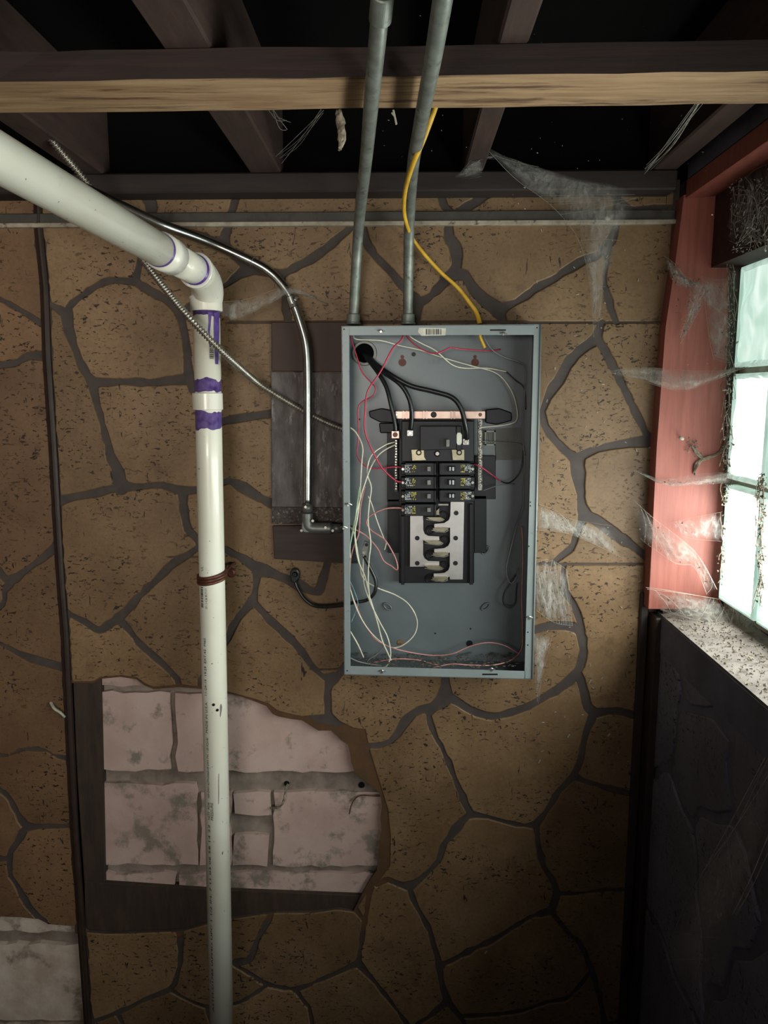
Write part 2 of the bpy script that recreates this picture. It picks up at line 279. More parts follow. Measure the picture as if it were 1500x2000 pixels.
# ------------------------------------------------------------ traced outlines of the moulded stones (photo points on the wall plane; metres on the right wall)
STONES="""-398,374 -396,373 -126,374 -124,375 -124,385 -125,419 -122,449 -125,467 -124,527 -126,535 -138,538 -148,545 -165,551 -191,568 -227,587 -246,594 -253,596 -259,595 -268,598 -282,594 -306,590 -324,584 -337,581 -359,570 -397,556 -399,553 -399,376;-115,374 -113,373 64,373 67,374 69,380 67,391 68,403 67,416 67,428 70,443 69,456 70,465 68,477 73,491 80,539 78,553 80,562 81,588 83,601 81,625 80,625 61,613 44,604 22,590 8,585 -2,578 -21,571 -37,560 -78,542 -116,535 -118,517 -116,504 -117,475 -115,460 -115,429 -114,423 -116,406 -115,385 -116,376;88,374 90,373 265,373 268,374 283,399 284,404 287,419 275,477 270,486 270,500 266,519 259,542 254,543 211,542 199,545 180,558 168,563 161,571 136,588 127,601 111,596 101,591 100,587 97,573 98,562 95,550 96,541 90,496 91,476 86,464 84,446 83,412 85,389 84,382;295,374 458,373 460,374 455,380 451,393 446,414 438,444 433,451 429,462 419,464 411,462 403,455 396,455 379,451 358,447 325,445 312,447 299,450 290,450 289,447 291,442 305,418 308,407 306,395 295,376;478,374 480,373 691,373 693,375 694,380 695,405 691,426 689,432 679,436 676,444 670,450 646,467 631,481 623,485 591,507 572,515 561,524 551,526 543,526 527,525 508,521 494,515 479,514 468,500 458,491 449,477 448,465 452,452 456,434 457,420 462,408 466,392;703,374 705,373 850,373 853,374 856,391 859,401 873,421 867,447 867,465 868,470 876,482 878,490 883,514 882,518 876,527 866,536 854,552 845,560 840,571 838,573 829,578 821,580 812,572 804,568 794,556 767,525 736,495 732,485 725,475 720,463 716,447 714,436 703,429 702,407 700,397 700,387;867,374 869,373 948,374 931,382 921,390 908,396 887,412 883,410 873,399 867,379;991,374 1313,373 1316,375 1316,386 1315,399 1313,400 1285,401 1279,400 1238,405 1233,404 1227,399 1205,380 1201,379 1197,380 1195,382 1194,386 1198,397 1198,409 1200,423 1196,444 1190,458 1177,474 1172,485 1166,491 1160,494 1142,499 1127,505 1094,527 1086,535 1076,541 1048,552 1042,556 1035,564 1025,570 1006,585 979,592 955,578 940,566 927,552 916,534 910,528 900,525 903,502 903,492 901,483 898,475 886,460 884,444 888,421 890,420 906,417 911,416 941,397 952,388 971,381 985,376;1211,405 1222,412 1230,414 1243,414 1265,410 1278,410 1295,407 1311,407 1314,409 1302,611 1301,626 1299,628 1211,628 1208,627 1206,624 1198,600 1197,586 1184,555 1183,540 1188,510 1194,482 1201,474 1205,461 1210,432;697,442 699,443 700,452 707,473 712,485 735,512 761,538 775,558 784,567 792,576 799,591 799,598 804,605 807,622 806,626 803,628 570,628 569,626 569,617 566,605 566,591 562,578 556,558 557,542 566,535 578,531 590,523 611,515 631,501 642,491 653,484 669,467 681,457 691,447;334,455 343,455 397,464 416,477 421,479 435,480 445,491 451,502 461,512 469,520 469,522 462,530 452,539 443,550 428,560 423,560 408,566 391,575 379,585 364,594 355,603 352,603 343,590 338,585 322,577 312,569 300,564 289,556 276,550 273,545 278,514 278,507 284,483 287,462 290,460 300,457 319,457;1180,496 1182,516 1177,540 1177,560 1179,580 1186,603 1197,627 1183,628 1176,624 1167,628 992,628 989,626 987,618 987,611 993,605 1009,595 1032,584 1044,573 1084,551 1102,538 1119,531 1146,514 1166,507;497,536 508,537 527,540 535,543 546,544 547,546 551,560 550,568 552,583 551,605 556,619 556,627 553,628 447,628 445,630 447,631 553,631 555,632 563,659 565,675 568,686 572,704 575,712 576,726 581,743 587,767 590,782 590,795 583,797 568,797 551,800 529,801 489,807 480,807 453,811 438,815 421,817 410,817 406,813 401,804 380,749 380,738 376,719 373,700 374,688 361,617 408,576 442,561 472,543;-121,545 -98,546 -62,558 -51,565 -26,575 -3,588 6,591 19,600 40,610 73,634 81,638 83,640 84,652 83,684 82,686 72,686 52,690 44,693 33,702 1,707 -31,719 -72,730 -90,731 -107,728 -119,727 -145,720 -167,709 -173,703 -175,697 -180,692 -185,662 -187,636 -185,625 -186,613 -186,595 -184,585 -184,574 -151,553 -144,550;892,547 901,547 905,548 915,569 924,579 933,590 940,597 956,609 974,627 822,628 820,627 821,618 826,597 839,588 846,580 858,574 870,561 881,553;225,553 257,556 265,559 280,570 292,576 303,584 317,588 323,593 330,599 339,609 346,621 356,661 359,692 359,728 357,731 336,735 328,735 312,739 291,742 278,739 268,738 250,740 226,740 189,738 186,737 181,733 177,729 171,716 161,701 156,686 150,672 149,660 144,640 143,613 141,603 156,587 165,580 176,575 190,564 214,555;-398,566 -382,572 -364,579 -324,594 -284,605 -271,604 -258,605 -247,601 -233,600 -195,581 -194,583 -195,612 -193,624 -194,663 -187,698 -194,704 -203,708 -215,718 -241,729 -259,742 -278,749 -287,755 -299,755 -311,758 -325,757 -339,754 -360,748 -378,745 -398,737 -399,734;100,600 119,616 125,649 144,689 150,711 154,721 165,736 173,755 185,796 189,808 197,831 198,849 200,858 206,868 207,886 209,899 219,916 218,927 222,943 220,947 210,950 194,953 173,959 122,968 119,966 117,948 118,941 116,930 117,920 113,876 114,861 109,840 110,820 108,808 109,787 103,732 104,726 103,716 104,683 101,671 100,655 100,643 102,631;570,632 805,631 811,636 817,636 823,641 838,645 855,656 874,663 904,682 916,692 923,699 919,702 904,710 880,719 853,735 843,744 832,754 824,764 818,775 815,776 800,779 786,783 748,788 735,791 708,794 696,796 681,795 672,797 654,796 638,797 605,795 603,793 601,784 593,764 592,756 587,723 582,712 581,696 578,685 578,672;829,631 976,631 984,633 991,631 1164,631 1166,633 1156,654 1145,664 1125,678 1117,688 1108,694 1104,698 1082,739 1073,749 1069,756 1054,801 1050,802 1031,808 1020,812 1014,818 1002,834 1000,835 994,826 988,801 981,784 962,748 954,728 944,710 938,703 935,697 898,667 853,643 838,638;1181,632 1197,631 1203,634 1211,631 1297,631 1300,632 1300,642 1287,842 1286,850 1285,852 1280,852 1276,851 1268,843 1263,837 1257,821 1244,795 1237,785 1233,771 1222,753 1212,725 1206,717 1201,704 1192,690 1188,680 1177,665 1175,657 1178,639;1164,675 1167,676 1175,689 1187,715 1198,730 1204,747 1211,757 1224,787 1228,792 1232,805 1251,837 1257,851 1204,861 1178,867 1166,873 1151,874 1125,885 1112,878 1101,867 1089,856 1080,842 1071,832 1069,825 1064,804 1075,780 1101,747 1115,718 1122,710 1129,700 1148,684;59,702 84,704 86,706 85,722 88,737 88,762 91,785 90,797 94,806 91,819 95,838 96,869 99,887 98,902 99,909 98,931 100,941 99,951 104,983 102,1001 108,1056 99,1067 90,1075 65,1098 32,1120 16,1125 10,1120 4,1110 -2,1104 -12,1077 -23,1065 -27,1053 -34,1042 -38,1027 -46,1016 -56,998 -60,985 -85,941 -88,930 -95,917 -101,895 -106,873 -104,860 -105,852 -96,790 -89,759 -88,748 -85,742 -46,734 -12,723 5,719 28,716 35,714 44,708;-180,708 -177,708 -172,716 -169,719 -154,727 -132,734 -118,737 -107,739 -98,740 -96,742 -96,750 -99,759 -103,779 -107,793 -110,810 -114,845 -114,861 -116,877 -143,890 -166,898 -183,906 -196,909 -221,918 -257,926 -295,924 -313,920 -347,909 -363,906 -398,895 -399,892 -399,749 -398,747 -395,746 -387,748 -355,761 -347,762 -327,765 -296,766 -284,760 -272,757 -252,745 -236,740 -198,715;927,707 933,708 939,721 948,730 951,741 958,755 966,781 974,794 975,805 986,824 988,837 994,847 990,866 987,881 984,890 984,904 977,925 971,960 967,970 966,987 963,1011 960,1020 950,1078 946,1092 937,1084 927,1076 916,1071 904,1069 893,1061 878,1056 845,1040 816,1017 807,1005 805,997 802,993 796,956 797,898 800,884 800,873 803,857 812,822 814,809 819,792 822,787 826,783 827,776 841,759 856,745 898,721 921,712;232,751 246,751 275,755 289,753 303,754 337,751 360,751 364,752 366,754 370,765 376,773 388,802 390,813 392,819 396,824 402,830 414,834 432,831 445,827 455,827 494,820 553,812 570,811 588,807 594,807 600,809 606,807 613,806 630,806 653,808 660,807 682,808 698,805 710,805 734,801 749,800 795,790 800,790 801,791 796,798 788,806 780,815 768,824 761,833 749,843 737,856 721,875 697,896 686,911 661,936 639,963 627,974 612,992 601,1002 598,1003 580,993 537,978 532,974 515,969 483,944 464,937 445,934 418,940 405,944 392,950 371,951 343,948 321,942 297,943 280,945 265,945 251,942 246,936 243,920 223,885 220,873 210,840 205,828 202,807 197,795 192,765 192,757 194,755 217,754;806,801 803,810 802,828 799,839 796,856 792,872 790,884 790,894 787,909 786,939 789,962 789,975 794,1002 794,1011 793,1015 786,1023 780,1036 769,1066 760,1089 753,1124 753,1139 754,1148 714,1194 695,1219 684,1241 674,1291 667,1300 661,1305 622,1306 619,1303 611,1294 598,1272 580,1251 572,1241 555,1226 537,1209 524,1198 510,1183 503,1174 503,1151 508,1131 509,1127 511,1126 527,1127 534,1129 558,1139 582,1153 611,1161 622,1162 627,1161 631,1157 634,1151 637,1139 640,1129 646,1098 651,1083 656,1060 654,1057 649,1054 635,1039 617,1018 610,1011 609,1008 646,966 654,958 683,926 691,916 710,897 724,879 736,870 751,856 765,841 794,813;1047,811 1051,811 1054,812 1055,828 1066,850 1092,880 1105,891 1113,901 1115,927 1127,967 1127,995 1129,1005 1128,1018 1124,1032 1117,1049 1115,1060 1108,1068 1089,1084 1080,1093 1073,1099 1042,1100 1040,1102 1042,1103 1070,1103 1077,1106 1085,1103 1097,1104 1095,1122 1095,1153 1097,1160 1116,1184 1120,1198 1126,1215 1125,1217 1110,1214 1078,1214 1053,1219 1045,1222 1042,1221 1032,1207 1027,1201 1025,1192 1018,1182 1014,1173 984,1133 975,1116 955,1096 958,1085 959,1075 962,1065 968,1038 968,1026 970,1014 971,999 979,974 981,950 986,928 989,917 991,902 997,886 1001,863 1010,837 1020,826 1026,820 1038,813;1231,873 1263,873 1281,874 1284,876 1268,1003 1262,1068 1260,1078 1234,1056 1223,1045 1214,1041 1206,1033 1171,1008 1154,1000 1144,984 1141,970 1142,962 1141,950 1143,923 1140,909 1142,897 1145,894 1169,882 1196,877;-116,889 -111,902 -109,912 -101,928 -98,940 -84,967 -76,977 -72,989 -68,997 -66,1004 -55,1021 -50,1035 -43,1045 -37,1061 -25,1080 -15,1103 -9,1111 -7,1120 1,1129 10,1138 4,1154 5,1170 3,1176 -19,1190 -59,1207 -80,1209 -92,1205 -101,1206 -111,1203 -123,1200 -137,1196 -160,1185 -175,1174 -194,1152 -200,1143 -205,1124 -216,1097 -218,1087 -226,1061 -229,1041 -243,983 -244,972 -253,943 -254,937 -252,934 -238,932 -203,923 -164,909 -138,897;-398,908 -388,909 -365,916 -347,922 -312,930 -281,936 -263,937 -258,964 -254,976 -248,1007 -241,1031 -238,1050 -232,1072 -231,1090 -223,1108 -220,1118 -214,1128 -212,1139 -208,1146 -208,1148 -214,1150 -251,1158 -278,1165 -319,1175 -341,1181 -385,1192 -396,1195 -398,1195 -399,1193 -399,910;445,945 449,946 462,957 476,965 499,977 510,981 524,990 598,1017 609,1026 639,1055 644,1062 640,1081 630,1112 623,1127 620,1141 617,1146 614,1148 607,1146 594,1136 581,1129 547,1118 523,1104 509,1099 498,1096 481,1085 464,1079 450,1071 445,1068 415,1063 396,1061 389,1051 386,1044 376,1033 371,1020 369,1009 369,997 366,985 367,966 369,965 385,963 394,959 412,956;305,952 315,953 347,964 351,982 350,991 351,1000 355,1011 360,1036 366,1044 376,1053 380,1057 384,1064 383,1066 364,1079 347,1086 326,1087 328,1088 340,1088 340,1089 319,1108 294,1137 280,1144 275,1156 263,1164 256,1171 241,1189 233,1195 224,1200 219,1208 205,1215 197,1223 194,1224 190,1223 171,1210 141,1197 134,1191 132,1188 131,1161 127,1143 130,1128 127,1116 126,1104 124,1095 125,1086 125,1072 122,1058 123,1043 121,1030 121,988 126,984 148,976 197,969 216,962 225,961 231,965 238,966 244,964 250,959 257,958;801,1015 804,1015 819,1034 829,1041 841,1047 853,1055 891,1071 902,1074 920,1087 942,1099 957,1118 969,1128 981,1143 1000,1173 1007,1188 1018,1201 1030,1230 1037,1236 1043,1237 1064,1232 1082,1230 1102,1230 1118,1234 1122,1236 1125,1239 1128,1251 1132,1269 1124,1302 1122,1306 1090,1336 1039,1369 1005,1382 991,1385 977,1391 965,1392 949,1390 923,1381 907,1371 883,1354 878,1335 875,1314 869,1309 861,1297 843,1276 832,1259 822,1250 814,1239 773,1173 766,1153 764,1136 765,1116 770,1096 784,1053 796,1029 799,1017;1145,1019 1154,1022 1168,1031 1193,1051 1202,1056 1211,1064 1227,1069 1234,1073 1258,1092 1259,1096 1259,1099 1256,1100 1107,1100 1102,1098 1096,1100 1087,1099 1114,1080 1120,1074 1126,1061 1135,1033;388,1075 401,1075 434,1079 439,1080 448,1086 461,1090 494,1117 495,1146 492,1159 473,1187 460,1202 457,1209 448,1219 445,1225 444,1232 436,1250 428,1261 413,1288 394,1314 390,1322 386,1327 386,1339 383,1340 377,1340 355,1337 351,1322 344,1316 337,1308 315,1285 304,1275 292,1266 267,1242 254,1222 242,1208 251,1199 257,1192 265,1186 277,1166 291,1155 301,1144 328,1121 338,1110 371,1088 393,1088 393,1087 391,1086 378,1087 375,1086 378,1082 384,1077;105,1082 107,1083 108,1086 109,1107 113,1137 112,1144 114,1154 113,1171 117,1184 116,1198 119,1218 118,1236 121,1250 120,1279 122,1288 121,1293 119,1294 111,1292 66,1279 38,1271 25,1264 -1,1254 -9,1247 -36,1236 -59,1224 -67,1219 -66,1217 -54,1213 -39,1210 -25,1206 2,1190 10,1182 12,1176 14,1169 14,1158 16,1154 26,1145 29,1139 39,1134 51,1120 68,1107 87,1096;1106,1104 1255,1103 1258,1104 1258,1137 1255,1220 1253,1389 1252,1392 1242,1390 1231,1387 1205,1381 1184,1383 1164,1383 1155,1376 1153,1369 1149,1351 1144,1336 1142,1326 1135,1312 1141,1303 1145,1288 1147,1272 1145,1262 1146,1246 1142,1237 1142,1231 1137,1207 1132,1192 1124,1176 1108,1152 1107,1141 1103,1122 1104,1108;-205,1155 -201,1156 -191,1169 -177,1183 -161,1195 -140,1204 -119,1211 -102,1214 -96,1219 -100,1237 -104,1265 -108,1276 -110,1293 -115,1313 -123,1358 -123,1376 -126,1388 -128,1399 -126,1424 -124,1432 -125,1437 -128,1439 -148,1441 -169,1446 -184,1448 -195,1451 -209,1454 -224,1459 -303,1467 -314,1467 -359,1449 -397,1425 -399,1421 -399,1205 -396,1204 -381,1201 -369,1198 -290,1178 -248,1168 -235,1164 -223,1162;758,1160 761,1166 768,1186 788,1219 806,1241 824,1270 841,1288 847,1295 851,1304 861,1314 862,1318 861,1338 852,1361 848,1366 841,1373 817,1379 791,1396 782,1405 771,1428 759,1444 746,1449 722,1452 718,1450 713,1424 691,1422 663,1408 650,1395 648,1393 647,1383 647,1362 646,1351 648,1344 650,1340 660,1331 666,1321 676,1311 681,1305 684,1294 685,1282 689,1265 695,1246 701,1235 706,1221 730,1189 737,1183 746,1172;494,1186 497,1187 501,1191 511,1201 522,1217 541,1232 559,1251 571,1260 606,1304 605,1307 610,1308 635,1330 634,1349 632,1362 634,1379 634,1394 633,1395 589,1399 566,1394 542,1388 524,1374 497,1365 445,1351 398,1343 397,1341 396,1331 402,1319 416,1303 429,1280 450,1250 470,1210 481,1198;136,1206 139,1206 165,1221 183,1234 194,1237 205,1234 226,1220 231,1220 241,1227 255,1241 260,1247 265,1258 275,1268 287,1277 298,1288 312,1299 331,1316 341,1328 344,1337 335,1339 310,1341 298,1341 284,1335 268,1323 239,1319 197,1322 184,1330 179,1331 143,1331 142,1329 140,1316 141,1305 139,1294 140,1279 137,1267 139,1256 136,1246 138,1234 135,1217;-83,1220 -74,1226 -49,1236 -14,1256 -1,1259 56,1292 72,1297 88,1301 125,1311 122,1329 126,1358 125,1371 130,1413 128,1430 130,1440 130,1465 131,1475 129,1475 105,1473 90,1463 73,1458 40,1462 36,1463 28,1470 21,1472 20,1474 48,1465 73,1467 85,1466 94,1468 112,1480 130,1485 133,1508 133,1540 135,1555 137,1591 137,1606 135,1609 119,1610 113,1609 70,1609 55,1605 38,1585 32,1571 24,1558 12,1544 -10,1533 -20,1526 -35,1522 -49,1513 -70,1494 -80,1482 -90,1473 -90,1472 -88,1471 -60,1477 -36,1478 -23,1475 6,1478 17,1476 18,1475 17,1473 -8,1470 -23,1473 -35,1470 -53,1470 -81,1466 -99,1461 -105,1451 -113,1442 -117,1435 -119,1416 -117,1395 -118,1377 -112,1353 -110,1329 -104,1303 -100,1280 -94,1266 -91,1248;624,1308 658,1307 660,1309 657,1313 650,1313 635,1317 629,1315 626,1312;1124,1331 1126,1332 1131,1348 1136,1374 1140,1385 1143,1390 1147,1393 1149,1396 1138,1431 1137,1442 1133,1456 1130,1476 1124,1494 1115,1511 1096,1533 1087,1542 1081,1549 1063,1583 1041,1604 1025,1609 1022,1609 1013,1606 986,1601 924,1584 914,1567 910,1552 903,1542 891,1518 888,1508 881,1484 872,1473 864,1452 855,1440 853,1432 843,1401 842,1397 844,1395 852,1388 870,1380 878,1374 881,1373 891,1377 906,1387 929,1399 954,1405 960,1406 998,1399 1034,1386 1073,1363 1088,1358 1099,1349 1117,1338;824,1393 829,1393 832,1394 834,1410 838,1424 853,1451 861,1463 866,1477 870,1491 883,1517 889,1536 894,1546 899,1566 910,1586 910,1589 889,1607 882,1614 873,1632 859,1652 852,1679 835,1699 815,1715 806,1719 787,1723 772,1718 762,1713 757,1712 744,1718 737,1723 761,1690 762,1632 757,1580 722,1467 721,1463 723,1461 738,1461 748,1459 767,1450 781,1438 791,1424 812,1398;1189,1395 1200,1395 1216,1397 1249,1407 1252,1409 1252,1472 1251,1478 1251,1547 1250,1549 1191,1533 1180,1532 1169,1529 1140,1520 1129,1512 1129,1509 1134,1501 1137,1492 1141,1480 1144,1451 1154,1422 1162,1410 1164,1403 1167,1401;-398,1438 -393,1439 -384,1446 -341,1468 -328,1471 -311,1472 -304,1475 -304,1489 -301,1509 -298,1518 -299,1533 -297,1545 -298,1561 -294,1581 -293,1596 -289,1619 -288,1640 -289,1652 -285,1666 -285,1690 -283,1697 -276,1719 -272,1732 -265,1744 -264,1752 -261,1759 -258,1776 -261,1792 -268,1804 -272,1808 -283,1812 -294,1819 -325,1827 -348,1834 -363,1837 -376,1840 -398,1844 -399,1842;-127,1445 -123,1446 -106,1465 -81,1494 -72,1506 -67,1511 -56,1519 -36,1529 -28,1536 -13,1539 -5,1543 13,1558 17,1564 23,1579 30,1589 35,1603 44,1616 34,1630 28,1644 17,1659 14,1670 12,1672 6,1672 -8,1667 -18,1667 -38,1656 -52,1652 -62,1649 -78,1642 -106,1636 -119,1637 -133,1636 -172,1644 -234,1662 -248,1666 -268,1673 -275,1673 -277,1669 -281,1637 -281,1622 -284,1601 -283,1586 -287,1568 -286,1551 -291,1522 -291,1507 -294,1492 -294,1476 -291,1475 -269,1474 -236,1468 -221,1464 -207,1464 -193,1461 -181,1460 -167,1455 -141,1450;1120,1524 1124,1524 1152,1533 1167,1536 1189,1545 1239,1557 1247,1559 1250,1560 1249,1697 1248,1703 1248,1729 1246,1732 1221,1735 1206,1733 1196,1735 1183,1733 1139,1741 1114,1742 1096,1740 1092,1738 1084,1715 1066,1692 1064,1685 1064,1671 1057,1659 1053,1635 1052,1617 1053,1613 1062,1600 1068,1588 1085,1566 1094,1548;929,1597 952,1598 1008,1614 1023,1614 1041,1618 1045,1633 1045,1644 1048,1658 1050,1675 1059,1696 1076,1725 1081,1738 1079,1748 1072,1769 1069,1772 1054,1777 1044,1784 1031,1788 1021,1795 1010,1800 979,1821 957,1832 944,1837 935,1844 926,1848 911,1851 902,1859 894,1864 869,1876 863,1876 861,1875 860,1871 857,1861 849,1837 840,1806 819,1774 806,1738 821,1723 856,1688 864,1676 873,1648 898,1623 908,1607 916,1599;116,1617 135,1616 138,1617 139,1621 139,1641 142,1664 140,1674 140,1683 147,1729 147,1748 150,1765 148,1779 149,1794 151,1801 149,1805 140,1808 93,1804 93,1798 91,1794 81,1788 63,1768 52,1748 26,1710 24,1703 24,1688 26,1664 41,1644 47,1638 54,1623 73,1619;-121,1644 -93,1648 -79,1652 -65,1654 -51,1663 -22,1674 -11,1680 -3,1682 13,1681 13,1689 17,1712 26,1724 33,1737 38,1752 50,1771 71,1794 44,1791 -3,1789 -115,1789 -229,1795 -230,1798 -231,2034 -235,2036 -242,2038 -271,2040 -330,2049 -352,2050 -386,2055 -398,2055 -399,2052 -399,1856 -381,1850 -360,1846 -346,1841 -331,1839 -303,1830 -289,1823 -276,1820 -261,1808 -257,1804 -253,1796 -246,1777 -251,1768 -253,1757 -258,1749 -259,1738 -269,1705 -274,1694 -274,1685 -266,1680 -244,1675 -227,1669 -184,1656 -158,1650;757,1722 796,1739 801,1757 819,1787 830,1812 836,1820 837,1825 839,1836 848,1866 850,1880 850,1889 854,1900 859,1931 865,1951 863,1955 846,1971 835,1983 815,1994 803,2006 794,1990 779,1974 751,1933 743,1926 736,1916 719,1895 705,1874 706,1868 705,1856 711,1835 713,1822 713,1811 714,1807 717,1802 717,1787 720,1775 724,1750 730,1732 731,1729 734,1731 739,1731;1195,1740 1207,1742 1222,1740 1245,1740 1248,1742 1246,1978 1245,1981 1241,1982 1214,1986 1201,1992 1187,1994 1185,1992 1183,1980 1180,1969 1177,1951 1178,1943 1169,1927 1168,1914 1164,1902 1160,1889 1153,1876 1146,1854 1132,1833 1119,1825 1113,1819 1086,1785 1085,1780 1090,1765 1093,1755 1094,1751 1096,1749 1124,1748 1150,1743;715,1746 715,1756 712,1771 713,1780 709,1789 698,1771 711,1750;653,1776 663,1776 692,1780 702,1791 707,1798 707,1802 701,1835 702,1847 700,1855 697,1870 696,1874 694,1876 653,1898 623,1910 613,1917 590,1923 582,1925 567,1928 556,1924 540,1923 514,1913 485,1894 469,1887 470,1885 486,1882 495,1873 501,1858 504,1845 507,1834 530,1798 533,1786 535,1783 540,1782 613,1782;515,1785 521,1785 522,1787 520,1793 514,1801 510,1813 491,1850 486,1865 481,1870 470,1870 458,1873 455,1876 452,1879 453,1883 457,1887 472,1895 483,1903 493,1907 502,1916 514,1922 514,1925 502,1932 490,1942 480,1946 471,1953 461,1956 429,1963 400,1961 376,1953 354,1942 341,1931 340,1929 345,1923 348,1915 352,1892 357,1878 358,1845 360,1836 358,1818 400,1806 455,1794;1073,1787 1077,1788 1100,1815 1106,1824 1123,1837 1131,1847 1138,1860 1150,1894 1150,1896 1144,1902 1134,1915 1126,1924 1117,1936 1112,1941 1101,1946 1064,1953 1031,1967 980,1976 965,1976 949,1978 920,1978 903,1980 899,1979 883,1956 867,1918 865,1906 865,1894 871,1885 886,1879 900,1870 917,1865 927,1856 936,1851 951,1848 959,1844 1003,1814 1016,1808 1026,1799 1045,1790 1058,1791;170,1820 206,1823 243,1823 331,1819 343,1820 346,1826 345,1842 349,1856 347,1868 347,1887 336,1920 329,1928 283,1947 254,1963 239,1967 216,1979 184,1990 180,1974 179,1963 176,1951 178,1930 175,1906 175,1893 172,1877 174,1859 171,1843 171,1833 168,1824;694,1889 699,1891 732,1922 744,1940 757,1954 768,1968 777,1978 781,1988 788,1998 791,2008 794,2022 791,2031 791,2052 788,2067 790,2082 789,2114 788,2117 621,2117 618,2116 617,2091 614,2074 619,2045 615,2031 613,1992 611,1984 608,1972 605,1963 601,1958 590,1945 586,1935 603,1928 613,1921 628,1917 686,1892;1153,1905 1160,1918 1162,1933 1168,1945 1168,1955 1172,1965 1177,2017 1175,2073 1173,2088 1174,2094 1171,2114 1169,2117 1046,2116 1036,2101 1028,2091 1022,2078 1011,2065 992,2050 943,2033 927,2024 914,2005 906,1990 906,1989 908,1988 926,1988 950,1985 967,1985 983,1982 1000,1981 1023,1976 1036,1970 1074,1958 1089,1957 1103,1955 1115,1948 1121,1939 1132,1932;522,1927 536,1929 554,1934 566,1933 573,1935 577,1939 595,1963 601,1968 607,2005 606,2017 608,2064 610,2075 610,2116 607,2117 406,2116 404,2112 408,2103 412,2081 419,2056 421,2040 417,2011 413,1996 414,1985 411,1971 413,1970 435,1966 450,1965 467,1961 483,1954 490,1948 505,1940 517,1930;332,1937 336,1938 378,1960 401,1969 402,1976 409,1996 411,2013 410,2025 411,2037 409,2049 411,2065 399,2107 398,2116 395,2117 261,2117 260,2115 263,2097 264,2078 266,2069 266,2061 263,2044 258,2031 256,2018 247,2008 236,1980 275,1959 297,1951 318,1944;873,1966 875,1967 897,1990 906,2004 911,2017 921,2026 930,2035 957,2047 980,2054 1000,2064 1022,2093 1028,2108 1034,2116 801,2117 799,2116 797,2108 798,2094 797,2084 800,2070 798,2056 799,2044 801,2035 807,2015 814,2008 824,1999 840,1988 850,1983 867,1969;224,1983 228,1985 237,2000 241,2014 250,2028 254,2041 258,2086 252,2115 249,2117 191,2117 189,2114 189,2102 191,2089 186,2064 185,2048 189,2043 190,2040 189,2038 183,2031 182,2022 183,2001 185,1998;1245,1988 1246,1990 1246,2011 1245,2017 1245,2116 1242,2117 1184,2116 1180,2112 1180,2105 1183,2090 1184,2074 1183,2060 1186,2045 1187,2025 1186,2005 1189,2003 1199,2000 1218,1998 1232,1992;163,2026 166,2028 171,2065 170,2091 174,2113 174,2116 171,2117 -396,2117 -398,2116 -399,2114 -399,2067 -396,2065 -387,2063 -361,2061 -326,2055 -299,2054 -281,2051 -271,2051 -249,2047 -232,2046 -228,2045 -222,2041 -139,2045 -111,2045 -9,2036 17,2036 83,2040 102,2040"""
